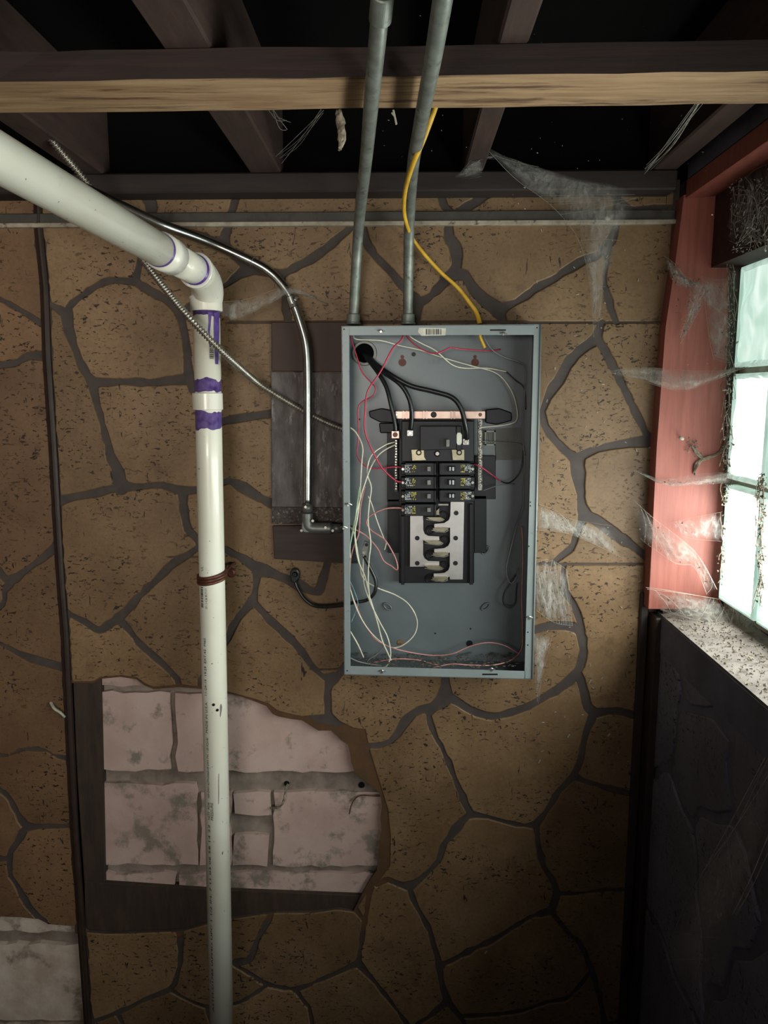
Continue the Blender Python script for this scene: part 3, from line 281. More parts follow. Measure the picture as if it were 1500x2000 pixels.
RSTONES="""0.006,0.006 0.116,0.004 0.129,0.039 0.171,0.084 0.18,0.114 0.18,0.153 0.184,0.173 0.193,0.188 0.219,0.213 0.23,0.235 0.234,0.258 0.233,0.319 0.245,0.34 0.265,0.356 0.277,0.377 0.278,0.457 0.285,0.477 0.306,0.5 0.303,0.507 0.267,0.516 0.219,0.51 0.177,0.51 0.128,0.53 0.105,0.534 0.033,0.522 0.011,0.527 0.004,0.524;0.18,0.006 0.525,0.003 0.532,0.006 0.519,0.048 0.517,0.106 0.485,0.173 0.482,0.251 0.451,0.301 0.443,0.323 0.442,0.382 0.435,0.399 0.402,0.441 0.386,0.476 0.338,0.484 0.306,0.453 0.3,0.432 0.295,0.383 0.287,0.361 0.249,0.315 0.245,0.304 0.246,0.258 0.241,0.233 0.209,0.16 0.202,0.104 0.179,0.04;0.555,0.006 0.984,0.003 0.99,0.007 0.968,0.041 0.969,0.09 0.963,0.111 0.916,0.169 0.888,0.249 0.856,0.285 0.786,0.294 0.768,0.279 0.745,0.23 0.69,0.186 0.672,0.135 0.661,0.119 0.626,0.097 0.589,0.053 0.56,0.028 0.553,0.017;1.031,0.005 1.062,0.006 1.071,0.039 1.099,0.068 1.109,0.085 1.116,0.108 1.117,0.179 1.158,0.231 1.161,0.246 1.158,0.261 1.126,0.277 1.077,0.288 1.038,0.282 0.996,0.282 0.924,0.303 0.884,0.298 0.883,0.292 0.91,0.265 0.923,0.245 0.93,0.219 0.927,0.198 0.934,0.175 0.984,0.114 0.991,0.094 1.002,0.039;1.116,0.006 1.263,0.006 1.272,0.039 1.309,0.071 1.325,0.097 1.331,0.172 1.345,0.198 1.341,0.228 1.269,0.255 1.179,0.243 1.164,0.21 1.137,0.177 1.133,0.166 1.134,0.105 1.115,0.04;1.296,0.006 1.49,0.004 1.498,0.041 1.525,0.086 1.527,0.12 1.519,0.148 1.414,0.187 1.389,0.189 1.365,0.183 1.348,0.161 1.336,0.092 1.323,0.063 1.297,0.023;1.523,0.005 1.737,0.003 1.743,0.007 1.717,0.043 1.708,0.085 1.693,0.115 1.671,0.135 1.635,0.153 1.596,0.183 1.578,0.189 1.548,0.177 1.535,0.163 1.542,0.108 1.537,0.08 1.52,0.034 1.518,0.018;1.77,0.005 2.049,0.005 2.003,0.041 1.968,0.114 1.927,0.159 1.882,0.116 1.843,0.068 1.793,0.04 1.776,0.021;2.093,0.005 2.187,0.003 2.196,0.009 2.196,0.42 2.19,0.428 2.16,0.393 2.094,0.369 2.058,0.339 2.018,0.316 1.99,0.275 1.939,0.251 1.934,0.244 1.929,0.189 1.941,0.162 1.987,0.109 2.015,0.068;1.75,0.039 1.789,0.062 1.833,0.078 1.849,0.092 1.878,0.147 1.914,0.189 1.92,0.222 1.916,0.245 1.896,0.252 1.84,0.257 1.793,0.229 1.746,0.21 1.73,0.199 1.699,0.141 1.727,0.101;0.569,0.069 0.577,0.071 0.592,0.086 0.626,0.13 0.658,0.155 0.686,0.199 0.733,0.236 0.745,0.26 0.757,0.303 0.72,0.372 0.703,0.394 0.635,0.458 0.614,0.503 0.606,0.509 0.584,0.505 0.532,0.482 0.501,0.477 0.45,0.48 0.438,0.477 0.435,0.468 0.441,0.441 0.472,0.385 0.474,0.372 0.463,0.329 0.466,0.31 0.501,0.261 0.508,0.241 0.506,0.182 0.518,0.158 0.558,0.114;1.657,0.157 1.674,0.159 1.693,0.173 1.733,0.217 1.79,0.25 1.81,0.277 1.786,0.316 1.766,0.374 1.75,0.4 1.729,0.421 1.692,0.447 1.663,0.454 1.653,0.453 1.614,0.428 1.615,0.383 1.594,0.35 1.584,0.321 1.599,0.246 1.596,0.206 1.628,0.173;1.501,0.172 1.524,0.174 1.542,0.189 1.574,0.205 1.583,0.223 1.587,0.246 1.574,0.299 1.572,0.33 1.584,0.399 1.579,0.418 1.572,0.423 1.545,0.42 1.521,0.399 1.504,0.392 1.443,0.378 1.38,0.348 1.371,0.339 1.364,0.325 1.363,0.238 1.371,0.21 1.414,0.205;1.336,0.253 1.344,0.255 1.348,0.263 1.348,0.296 1.354,0.336 1.331,0.383 1.3,0.421 1.25,0.458 1.232,0.479 1.221,0.48 1.18,0.443 1.181,0.388 1.16,0.343 1.155,0.321 1.166,0.272 1.174,0.265 1.194,0.264 1.257,0.273;1.915,0.265 1.977,0.291 2.008,0.326 2.063,0.361 2.096,0.4 2.136,0.42 2.149,0.431 2.15,0.44 2.135,0.452 2.101,0.496 2.081,0.509 2.028,0.532 2.004,0.525 1.938,0.525 1.825,0.479 1.751,0.472 1.729,0.461 1.728,0.45 1.772,0.392 1.795,0.325 1.811,0.299 1.84,0.277;1.135,0.292 1.143,0.297 1.145,0.337 1.158,0.387 1.148,0.446 1.098,0.486 1.081,0.493 1.029,0.495 0.992,0.502 0.942,0.441 0.931,0.389 0.909,0.338 0.989,0.302 1.038,0.3 1.072,0.304;0.814,0.304 0.853,0.305 0.869,0.328 0.904,0.359 0.916,0.383 0.921,0.435 0.927,0.456 0.962,0.487 0.973,0.509 0.948,0.537 0.85,0.574 0.765,0.636 0.745,0.641 0.696,0.618 0.671,0.598 0.641,0.512 0.663,0.453 0.742,0.373 0.773,0.32 0.787,0.31;1.369,0.359 1.412,0.376 1.446,0.399 1.5,0.414 1.51,0.425 1.467,0.468 1.451,0.503 1.435,0.526 1.398,0.555 1.314,0.607 1.304,0.601 1.294,0.587 1.282,0.536 1.265,0.499 1.284,0.456;1.535,0.44 1.6,0.446 1.635,0.462 1.648,0.473 1.666,0.515 1.668,0.531 1.644,0.597 1.601,0.644 1.581,0.66 1.473,0.705 1.419,0.75 1.412,0.751 1.367,0.736 1.336,0.722 1.331,0.713 1.341,0.678 1.343,0.645 1.356,0.618 1.391,0.578 1.456,0.532 1.473,0.513 1.502,0.464;2.174,0.446 2.19,0.447 2.196,0.456 2.196,0.885 2.191,0.892 2.059,0.869 2.036,0.856 2.012,0.832 1.952,0.82 1.94,0.801 1.946,0.743 1.985,0.665 1.997,0.602 2.01,0.573 2.031,0.549 2.087,0.53 2.11,0.517 2.147,0.464;1.165,0.463 1.175,0.463 1.191,0.471 1.258,0.521 1.267,0.539 1.274,0.586 1.282,0.605 1.295,0.622 1.322,0.64 1.327,0.65 1.327,0.679 1.312,0.724 1.289,0.761 1.281,0.768 1.238,0.763 1.183,0.737 1.139,0.73 1.092,0.729 1.07,0.724 1.063,0.716 1.057,0.665 1.028,0.589 1.017,0.524 1.088,0.509 1.137,0.474;1.69,0.469 1.706,0.472 1.748,0.493 1.828,0.497 1.89,0.519 1.931,0.544 1.986,0.549 2.004,0.555 1.982,0.602 1.972,0.667 1.936,0.733 1.927,0.781 1.922,0.788 1.833,0.768 1.792,0.773 1.763,0.757 1.749,0.741 1.728,0.678 1.694,0.643 1.666,0.599 1.689,0.522 1.687,0.506 1.675,0.477;0.406,0.493 0.447,0.498 0.489,0.492 0.522,0.495 0.548,0.502 0.583,0.521 0.618,0.528 0.632,0.544 0.657,0.606 0.682,0.629 0.684,0.648 0.677,0.671 0.644,0.71 0.628,0.736 0.624,0.756 0.627,0.783 0.62,0.806 0.576,0.858 0.565,0.86 0.523,0.842 0.466,0.773 0.419,0.736 0.41,0.718 0.403,0.665 0.398,0.652 0.379,0.629 0.356,0.613 0.346,0.596 0.339,0.567 0.342,0.508 0.362,0.497;0.178,0.526 0.21,0.525 0.252,0.534 0.318,0.528 0.32,0.554 0.299,0.596 0.295,0.658 0.284,0.686 0.26,0.725 0.254,0.743 0.247,0.79 0.24,0.81 0.226,0.829 0.219,0.834 0.17,0.839 0.109,0.868 0.089,0.871 0.063,0.861 0.034,0.83 0.009,0.819 0.003,0.813 0.003,0.552 0.009,0.546 0.028,0.541 0.078,0.549 0.108,0.549;0.988,0.524 0.994,0.53 1.003,0.587 1.029,0.624 1.042,0.656 1.041,0.714 1.038,0.723 1.006,0.745 0.973,0.796 0.951,0.816 0.943,0.817 0.913,0.797 0.883,0.758 0.839,0.721 0.816,0.675 0.795,0.65 0.827,0.608 0.849,0.591 0.936,0.564;0.322,0.61 0.338,0.628 0.376,0.653 0.384,0.663 0.402,0.738 0.412,0.752 0.448,0.776 0.459,0.789 0.481,0.847 0.478,0.856 0.461,0.869 0.424,0.916 0.385,0.934 0.373,0.932 0.311,0.898 0.262,0.881 0.251,0.874 0.239,0.853 0.238,0.841 0.262,0.79 0.269,0.743 0.305,0.677;1.657,0.623 1.669,0.629 1.71,0.687 1.737,0.747 1.754,0.772 1.767,0.783 1.768,0.79 1.747,0.814 1.657,0.886 1.597,0.901 1.58,0.901 1.532,0.865 1.504,0.803 1.485,0.786 1.446,0.768 1.442,0.758 1.457,0.737 1.476,0.723 1.613,0.662 1.633,0.649;0.712,0.644 0.753,0.66 0.796,0.689 0.827,0.733 0.877,0.77 0.894,0.795 0.903,0.819 0.821,0.845 0.749,0.881 0.675,0.882 0.635,0.897 0.604,0.875 0.602,0.866 0.639,0.819 0.646,0.802 0.648,0.747 0.652,0.733 0.696,0.678;1.054,0.739 1.098,0.747 1.146,0.747 1.18,0.752 1.23,0.78 1.273,0.791 1.278,0.798 1.277,0.815 1.257,0.858 1.195,0.937 1.153,0.982 1.142,0.989 1.119,0.993 1.073,0.991 1.056,0.984 1.032,0.966 0.982,0.953 0.971,0.946 0.965,0.934 0.948,0.876 0.951,0.837 0.97,0.82 1.016,0.758;1.319,0.743 1.336,0.743 1.416,0.768 1.44,0.789 1.479,0.807 1.497,0.825 1.523,0.88 1.554,0.903 1.555,0.916 1.542,0.948 1.525,0.967 1.484,1.001 1.473,1.017 1.462,1.063 1.454,1.08 1.441,1.073 1.411,1.037 1.378,1.013 1.367,0.991 1.353,0.936 1.335,0.918 1.298,0.895 1.281,0.87 1.277,0.85 1.294,0.808 1.297,0.778;1.831,0.785 1.924,0.809 1.93,0.818 1.933,0.833 1.917,0.876 1.912,0.949 1.885,1 1.877,1.022 1.875,1.068 1.868,1.091 1.832,1.151 1.824,1.155 1.788,1.155 1.777,1.151 1.764,1.134 1.742,1.063 1.728,1.035 1.704,1.005 1.693,0.941 1.678,0.895 1.691,0.875 1.783,0.811 1.802,0.791;0.006,0.843 0.021,0.846 0.051,0.873 0.078,0.885 0.096,0.906 0.111,0.951 0.11,1.012 0.126,1.044 0.124,1.057 0.112,1.081 0.034,1.15 0.021,1.155 0.007,1.154 0.003,1.146;0.178,0.853 0.22,0.854 0.242,0.886 0.252,0.894 0.311,0.916 0.362,0.949 0.364,0.958 0.342,0.996 0.336,1.017 0.345,1.057 0.282,1.065 0.269,1.063 0.14,1.021 0.128,1 0.129,0.954 0.113,0.89 0.116,0.884 0.15,0.861;0.85,0.853 0.921,0.855 0.946,0.914 0.951,0.943 0.924,0.966 0.851,0.986 0.81,1.011 0.8,1.012 0.75,0.996 0.735,0.981 0.715,0.944 0.675,0.921 0.689,0.914 0.742,0.904 0.796,0.871;1.952,0.845 1.965,0.843 2,0.847 2.037,0.876 2.056,0.884 2.097,0.894 2.173,0.905 2.192,0.913 2.196,0.924 2.193,1.152 1.872,1.153 1.875,1.137 1.903,1.09 1.905,1.068 1.896,1.032 1.898,1.01 1.937,0.944 1.938,0.927 1.932,0.894 1.942,0.859;0.511,0.86 0.532,0.863 0.582,0.882 0.618,0.903 0.638,0.925 0.637,0.949 0.611,1.013 0.609,1.077 0.602,1.1 0.577,1.15 0.57,1.155 0.367,1.154 0.363,1.146 0.366,1.059 0.36,1.023 0.367,0.997 0.39,0.954 0.434,0.929 0.469,0.883 0.49,0.868;1.259,0.894 1.267,0.896 1.293,0.921 1.326,0.936 1.344,0.954 1.362,1.017 1.373,1.03 1.403,1.051 1.418,1.072 1.435,1.122 1.427,1.154 1.197,1.155 1.189,1.151 1.194,1.101 1.192,1.076 1.188,1.065 1.158,1.029 1.153,1 1.163,0.986 1.231,0.937;1.645,0.907 1.66,0.908 1.673,0.925 1.683,0.96 1.685,1.006 1.694,1.024 1.722,1.053 1.73,1.069 1.734,1.089 1.731,1.152 1.462,1.154 1.458,1.146 1.46,1.124 1.49,1.079 1.496,1.028 1.503,1.011 1.555,0.958 1.58,0.92;0.656,0.951 0.696,0.96 0.741,1.011 0.793,1.028 0.801,1.035 0.81,1.074 0.81,1.092 0.791,1.154 0.606,1.155 0.598,1.151 0.601,1.138 0.626,1.091 0.627,1.071 0.621,1.035 0.626,1.007;0.956,0.968 0.962,0.967 0.967,0.972 0.954,1.017 0.971,1.06 0.972,1.083 0.965,1.106 0.942,1.149 0.933,1.155 0.829,1.154 0.822,1.137 0.828,1.089 0.816,1.026 0.841,1.006 0.911,0.992;1.004,0.98 1.028,0.985 1.067,1.006 1.092,1.011 1.128,1.011 1.136,1.015 1.146,1.041 1.173,1.074 1.177,1.085 1.179,1.104 1.17,1.152 0.966,1.152 0.965,1.142 0.982,1.099 0.989,1.07 0.984,1.032 0.986,1.01;0.152,1.049 0.184,1.049 0.248,1.072 0.278,1.087 0.349,1.094 0.354,1.104 0.35,1.151 0.342,1.155 0.065,1.154 0.063,1.149 0.077,1.133 0.13,1.09"""
HOLES=[[(138, 1334), (180, 1335), (196, 1326), (235, 1322), (268, 1327), (281, 1338), (300, 1346), (350, 1342), (386, 1345), (444, 1353), (472, 1361), (503, 1372), (520, 1379), (532, 1394), (542, 1399), (567, 1404), (590, 1407), (612, 1421), (622, 1427), (647, 1427), (657, 1436), (665, 1445), (680, 1455), (684, 1473), (686, 1490), (693, 1509), (717, 1528), (739, 1546), (744, 1560), (746, 1577), (743, 1600), (745, 1623), (739, 1669), (736, 1700), (723, 1718), (708, 1745), (690, 1780), (660, 1775), (608, 1782), (537, 1782), (456, 1793), (400, 1805), (355, 1818), (218, 1823), (172, 1820), (160, 1812)], [(-230, 1795), (-100, 1788), (0, 1789), (47, 1791), (75, 1795), (93, 1804), (140, 1808), (157, 1800), (159, 1824), (163, 1845), (166, 1900), (168, 1933), (166, 1970), (167, 2025), (100, 2040), (0, 2035), (-120, 2045), (-230, 2040)]]
RIGHT=[(1316, 372), (1312, 440), (1300, 629), (1285, 860), (1268, 1000), (1258, 1101), (1255, 1217), (1252, 1400), (1248, 1700), (1244, 2118)]
TRIM=[(76, 372), (76, 440), (88, 560), (93, 700), (101, 820), (106, 900), (113, 1030), (120, 1140), (128, 1240), (137, 1440), (146, 1620), (160, 1815), (172, 1990), (182, 2118)]
# ------------------------------------------------------------ setting
Z=CAM.z
ZB=Z+0.368      # underside of strapping / ledger
ZJ=Z+0.402      # underside of joists
XR=0.515        # face of right wall (room side)
GX=0.612        # glass plane
YJ=-0.04        # red jamb plane
def struct(o): o['kind']='structure'; return o
bm=B(); abox(bm,-1.9,XR+0.5,-3.4,0.25,-0.08,0); struct(fin('floor',bm,M['floor']))
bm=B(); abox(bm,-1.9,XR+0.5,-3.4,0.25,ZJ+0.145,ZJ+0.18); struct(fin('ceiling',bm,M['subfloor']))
bm=B(); abox(bm,-2.0,-1.9,-3.4,0.25,0,ZJ+0.145); struct(fin('wall_left',bm,M['shell']))
bm=B()
for a in((-1.9,-1.25,0,ZJ+0.145),(0.15,XR+0.5,0,ZJ+0.145),(-1.25,0.15,0,1.35),(-1.25,0.15,1.88,ZJ+0.145)): abox(bm,a[0],a[1],-3.5,-3.4,a[2],a[3])
struct(fin('wall_rear',bm,M['shell']))
# back wall: masonry, with panelling sheet and moulded stones on it
bm=B(); abox(bm,-1.9,XR+0.5,0.030,0.25,0,ZJ+0.145)
wb=struct(fin('wall_back',bm,M['mortar']))
def blk(pts,mat,rough=0.0015):
    # irregular block face with hand-laid edges
    P=[]
    n=len(pts)
    for i in range(n):
        a=Vector(pts[i]);b=Vector(pts[(i+1)%n]); k=max(1,int((b-a).length/22))
        for j in range(k):
            q=a+(b-a)*(j/k); P.append((q.x+R_.uniform(-3.2,3.2),q.y+R_.uniform(-3.2,3.2)))
    bm=B(); prism(bm,P,0.0225,0.031)
    top=[f for f in bm.faces if all(abs(v.co.y-0.0225)<1e-6 for v in f.verts)]
    r=bmesh.ops.inset_region(bm,faces=top,thickness=0.006,depth=0.0)
    for f in top:
        for v in f.verts: v.co.y-=0.0035
    return fin('block',bm,mat,wb,False)
for p in (rect(190,1290,470,1338),rect(474,1290,760,1340),
          rect(198,1350,335,1503),rect(346,1352,700,1505),
          rect(203,1530,385,1686),rect(393,1545,452,1688),rect(458,1546,528,1590),rect(455,1628,524,1690),rect(536,1545,765,1690),
          rect(205,1704,343,1760),rect(352,1704,755,1750)): blk(p,M['block'])
for p in (rect(-240,1760,170,1817),rect(-240,1842,172,1990),rect(-240,2000,172,2060)): blk(p,M['block_old'])
# panelling sheet (hardboard) with the broken-out places
def poly_xz(pts,y): return [S(a,b,y) for a,b in pts]
bm=B()
def loop(P,y):
    v=[bm.verts.new((p[0],y,p[1])) for p in P]; return v,[bm.edges.new((v[i],v[(i+1)%len(v)])) for i in range(len(v))]
outer=[(-1.9,0.0),(XR+0.03,0.0),(XR+0.03,ZB+0.03),(-1.9,ZB+0.03)]
E=[]; loops=[]
v,e=loop(outer,0.0); E+=e; loops.append(v)
for h in HOLES:
    v,e=loop([(p.x,p.z) for p in poly_xz(h,0.0)],0.0); E+=e; loops.append(v)
bmesh.ops.triangle_fill(bm,use_beauty=True,edges=E)
for v in loops:
    bk=[bm.verts.new((q.co.x,0.006,q.co.z)) for q in v]
    for i in range(len(v)): bm.faces.new((v[i],v[(i+1)%len(v)],bk[(i+1)%len(v)],bk[i]))
sheet=fin('panel_sheet',bm,M['grout'],wb); 
tag(sheet,'dark brown hardboard sheet behind the moulded stones, broken out in two places')
# torn brown lip of hardboard round the hole
bm=B(); h=HOLES[0]; A1=poly_xz(h,-0.0008)
cx=sum(p.x for p in A1)/len(A1); cz=sum(p.z for p in A1)/len(A1); N=len(A1); o1=[];o2=[]
for i,p in enumerate(A1):
    wdt=0.012+0.01*R_.random(); 
    if p.x>S(650,1500).x: wdt=0.055+0.012*math.sin(i*1.3)
    d=Vector((p.x-cx,0,p.z-cz)).normalized(); o1.append(bm.verts.new((p.x,-0.0008,p.z))); o2.append(bm.verts.new((p.x+d.x*wdt,-0.0012,p.z+d.z*wdt)))
for i in range(N): bm.faces.new((o1[i],o1[(i+1)%N],o2[(i+1)%N],o2[i]))
fin('torn_edge',bm,M['torn'],wb)
def stone_mesh(pts3,nrm,t=0.0032,ins=0.0022):
    """pts3: base loop; raised along nrm with a rounded edge"""
    bm=B(); n=len(pts3); c=[Vector(p) for p in pts3]
    # orientation
    ar=sum((c[i].cross(c[(i+1)%n])).dot(nrm) for i in range(n)); sgn=1 if ar>0 else -1
    def inset(d):
        out=[]
        for i in range(n):
            a=(c[i]-c[i-1]); b=(c[(i+1)%n]-c[i])
            if a.length<1e-7 or b.length<1e-7: out.append(c[i]); continue
            a.normalize(); b.normalize(); na=nrm.cross(a)*sgn; nb=nrm.cross(b)*sgn; m=(na+nb)
            if m.length<1e-4: out.append(c[i]+na*d); continue
            m.normalize(); out.append(c[i]+m*min(d/max(m.dot(na),0.5),d*1.6))
        return out
    r0=[bm.verts.new(p) for p in c]; r1=[bm.verts.new(p+nrm*t*0.65) for p in inset(ins*0.3)]; r2=[bm.verts.new(p+nrm*t) for p in inset(ins)]
    for a,b in((r0,r1),(r1,r2)):
        for i in range(n): bm.faces.new((a[i],a[(i+1)%n],b[(i+1)%n],b[i]))
    import mathutils.geometry as mg
    ex=Vector((0,0,1)).cross(nrm).normalized(); o2=[v.co.copy() for v in r2]; base=o2[0].dot(nrm)
    P2=[Vector((p.dot(ex),p.z)) for p in o2]
    vs,_,fs,_,_,_=mg.delaunay_2d_cdt(P2,[(i,(i+1)%n) for i in range(n)],[],1,1e-6)
    cv=[bm.verts.new(ex*v[0]+Vector((0,0,v[1]))+nrm*base) for v in vs]
    for f_ in fs:
        try: bm.faces.new([cv[i] for i in f_])
        except ValueError: pass
    bmesh.ops.remove_doubles(bm,verts=bm.verts[:],dist=1e-5)
    return bm
for s in STONES.split(';'):
    P=[tuple(map(float,q.split(','))) for q in s.split()]
    mx=sum(p[0] for p in P)/len(P)
    bm=stone_mesh([S(a,b,0.0) for a,b in P],Vector((0,-1,0)))
    tmp=bm; bmesh.ops.recalc_face_normals(tmp,faces=tmp.faces[:])
    fin('stone',tmp,M['stone_old'] if mx<120 else M['stone'],sheet)
# furring strips seen inside the hole
bm=B(); prism(bm,[(142,1322),(196,1322),(200,1500),(205,1735),(165,1735),(150,1500)],0.010,0.030); tag(fin('furring_strip',bm,M['furring'],wb,bev=0.001),'upright dark furring strip at the left edge of the hole')
bm=B(); prism(bm,[(165,1722),(400,1738),(760,1752),(760,1800),(400,1815),(165,1832)],0.008,0.030); tag(fin('furring_strip',bm,M['furring'],wb,bev=0.001),'level dark furring strip below the exposed blocks')
# long brown joint trim on the left
pts=[S(x,y,0.0) for x,y in TRIM]
bm=B(); prev=None
for p in pts:
    ring=[bm.verts.new((p.x+dx,dy,p.z)) for dx,dy in((-0.0085,0),(-0.0085,-0.004),(-0.003,-0.006),(0.0015,-0.010),(0.0055,-0.010),(0.0085,-0.006),(0.0085,0))]
    if prev:
        for i in range(6): bm.faces.new((prev[i],prev[i+1],ring[i+1],ring[i]))
    prev=ring
struct(fin('trim_1',bm,M['trim']))
# grey rail with pale lower lip across the top of the wall
x0=-1.9; x1=S(1316,430,0).x
zt=S(600,414,-0.006).z; zm=S(600,434,-0.011).z; zl=S(600,441,-0.013).z
bm=B(); abox(bm,x0,x1,-0.009,-0.0005,zm,zt); rail=struct(fin('trim_2',bm,M['rail'],bev=0.0015))
bm=B(); abox(bm,x0,x1,-0.014,-0.0005,zl,zm+0.0012); fin('lip',bm,M['rail_lip'],rail,bev=0.001)
# ledger at the wall head
bm=B(); abox(bm,-1.9,S(1322,350,-0.05).x,-0.055,0.0,ZB-0.001,ZJ); ld=struct(fin('trim_3',bm,M['ledger'],bev=0.003))
# ------------------------------------------------------------ ceiling timbers
def joist(px,py,wdt,label,zb=ZJ,m='joist',h=0.142,y0=-3.35,y1=0.0):
    p=SZ(px,py,zb); bm=B(); abox(bm,p.x,p.x+wdt,y0,y1,zb,zb+h); o=fin('floor_joist',bm,M[m],None,bev=0.003)
    return tag(o,label,'joist','floor joists running over the strapping')
joist(400,212,0.058,'brown floor joist between the white drain pipe and the grey conduits')
joist(938,212,0.036,'narrow brown floor joist right of the yellow cable')
joist(10,245,0.05,'floor joist above the yellow end of the armoured cable')
joist(1420,200,0.045,'floor joist nearest to the window wall above the red header')
joist(-560,230,0.045,'floor joist out past the left edge of the panelled wall')
# strap across the joists
p0=S(-200,163,-0.55); 
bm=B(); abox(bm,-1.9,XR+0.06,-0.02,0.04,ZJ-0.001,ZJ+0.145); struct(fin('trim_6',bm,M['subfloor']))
def strap(y0,y1,label,tilt=0.0):
    bm=B(); v=[]
    xl,xr=-1.9,XR+0.1
    for x,dz in((xl,-0.012),(xr,0.006)):
        for y,z in((y0,ZB),(y0,ZJ-0.001),(y1,ZJ-0.001),(y1,ZB)):
            v.append(bm.verts.new((x,y+tilt*(x),z)))
    for i in range(4): bm.faces.new((v[i],v[(i+1)%4],v[4+(i+1)%4],v[4+i]))
    bm.faces.new(v[:4]); bm.faces.new(v[4:][::-1])
    bmesh.ops.recalc_face_normals(bm,faces=bm.faces[:])
    bmesh.ops.subdivide_edges(bm,edges=[e for e in bm.edges if abs(e.verts[0].co.x-e.verts[1].co.x)>1],cuts=40)
    for f_ in bm.faces: f_.material_index=1 if f_.normal.z<-0.9 else 0  # painted-light tone on the underside, painted-shade tone on the other faces
    for v_ in bm.verts: v_.co+=Vector((0,R_.gauss(0,.0006),R_.gauss(0,.0006)))
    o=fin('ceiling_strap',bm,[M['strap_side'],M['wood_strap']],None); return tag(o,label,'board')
strap(-0.565,-0.463,'wide weathered strapping board crossing under the floor joists with light painted into its underside',-0.008)
# ------------------------------------------------------------ right wall with window recess
ZS=S(1300,1200,YJ).z; ZH=S(1335,388,YJ).z; YN=-2.0
bm=B()
abox(bm,XR,XR+0.3,-3.4,0.03,0,ZS-0.03); abox(bm,XR,XR+0.3,-3.4,YN,ZS-0.03,ZJ+0.145); abox(bm,XR,XR+0.3,YN,YJ+0.07,ZH+0.035,ZJ+0.145)
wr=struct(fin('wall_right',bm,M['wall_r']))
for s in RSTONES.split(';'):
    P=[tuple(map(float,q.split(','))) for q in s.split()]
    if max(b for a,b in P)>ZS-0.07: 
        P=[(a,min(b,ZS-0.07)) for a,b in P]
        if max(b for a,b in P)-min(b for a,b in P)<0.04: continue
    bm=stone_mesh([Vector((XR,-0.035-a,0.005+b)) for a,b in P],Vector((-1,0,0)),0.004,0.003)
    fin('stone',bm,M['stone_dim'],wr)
bm=B(); abox(bm,XR-0.018,XR+0.0,-0.05,0.0,0.0,S(1280,1204,-0.05).z-0.004); struct(fin('trim_4',bm,M['trim'],bev=0.003))
bm=B(); abox(bm,XR-0.036,XR-0.018,-0.012,0.0,0.0,S(1268,1160,-0.02).z); struct(fin('trim_5',bm,M['trim'],bev=0.003))
# window structure
wn=bpy.data.objects.new('window_1',None); C.objects.link(wn); wn.location=(GX,YJ-0.3,ZS); wn['kind']='structure'
jl=[(1336,395),(1300,640),(1283,870),(1268,1150)]; 
bm=B(); prism(bm,[(1336,380),(1424,372),(1425,520),(1420,700),(1414,900),(1408,1190),(1266,1190),(1283,870),(1300,640),(1318,520)],YJ,YJ+0.07)
tag(fin('jamb',bm,M['red'],wn,bev=0.001),'red painted jamb board of the window recess')
# dark filler behind the jamb
bm=B(); abox(bm,XR,XR+0.3,YJ+0.001,0.03,ZS-0.03,ZH+0.06); fin('jamb_backing',bm,M['trim'],wn)
# header soffit, red
bm=B(); v=[bm.verts.new(p) for p in((XR-0.002,YN,ZH),(XR+0.052,YN,ZH+0.004),(XR+0.052,YJ,ZH+0.004),(XR-0.002,YJ,ZH))]
bk=[bm.verts.new(q.co+Vector((0,0,0.032))) for q in v]; bm.faces.new(v); bm.faces.new(bk[::-1])
for i in range(4): bm.faces.new((v[i],v[(i+1)%4],bk[(i+1)%4],bk[i]))
fin('header',bm,M['red'],wn,bev=0.001)
# dark mortar frame behind and around blocks
gt=SX(1455,520,GX).z; 
bm=B(); abox(bm,XR+0.052,XR+0.3,YN,YJ,gt+0.004,ZH+0.035); fin('head_mortar',bm,M['wood_dark'],wn)
# sill: thick slab sloping up to the glass
zg=SX(1405,1178,GX).z
bm=B(); v=[]
for y in(YN,YJ+0.02):
    v.append([bm.verts.new(q) for q in((XR-0.004,y,ZS),(XR+0.3,y,zg+0.01),(XR+0.3,y,ZS-0.09),(XR-0.004,y,ZS-0.03))])
for i in range(4): bm.faces.new((v[0][i],v[0][(i+1)%4],v[1][(i+1)%4],v[1][i]))
bm.faces.new(v[0][::-1]); bm.faces.new(v[1])
bmesh.ops.subdivide_edges(bm,edges=[e for e in bm.edges if abs(e.verts[0].co.y-e.verts[1].co.y)>0.5],cuts=80)
fin('sill',bm,M['sill'],wn)
# apron board under the sill
bm=B(); abox(bm,XR-0.006,XR,YN,YJ+0.02,ZS-0.075,ZS-0.004); fin('apron',bm,M['wall_r'],wn)
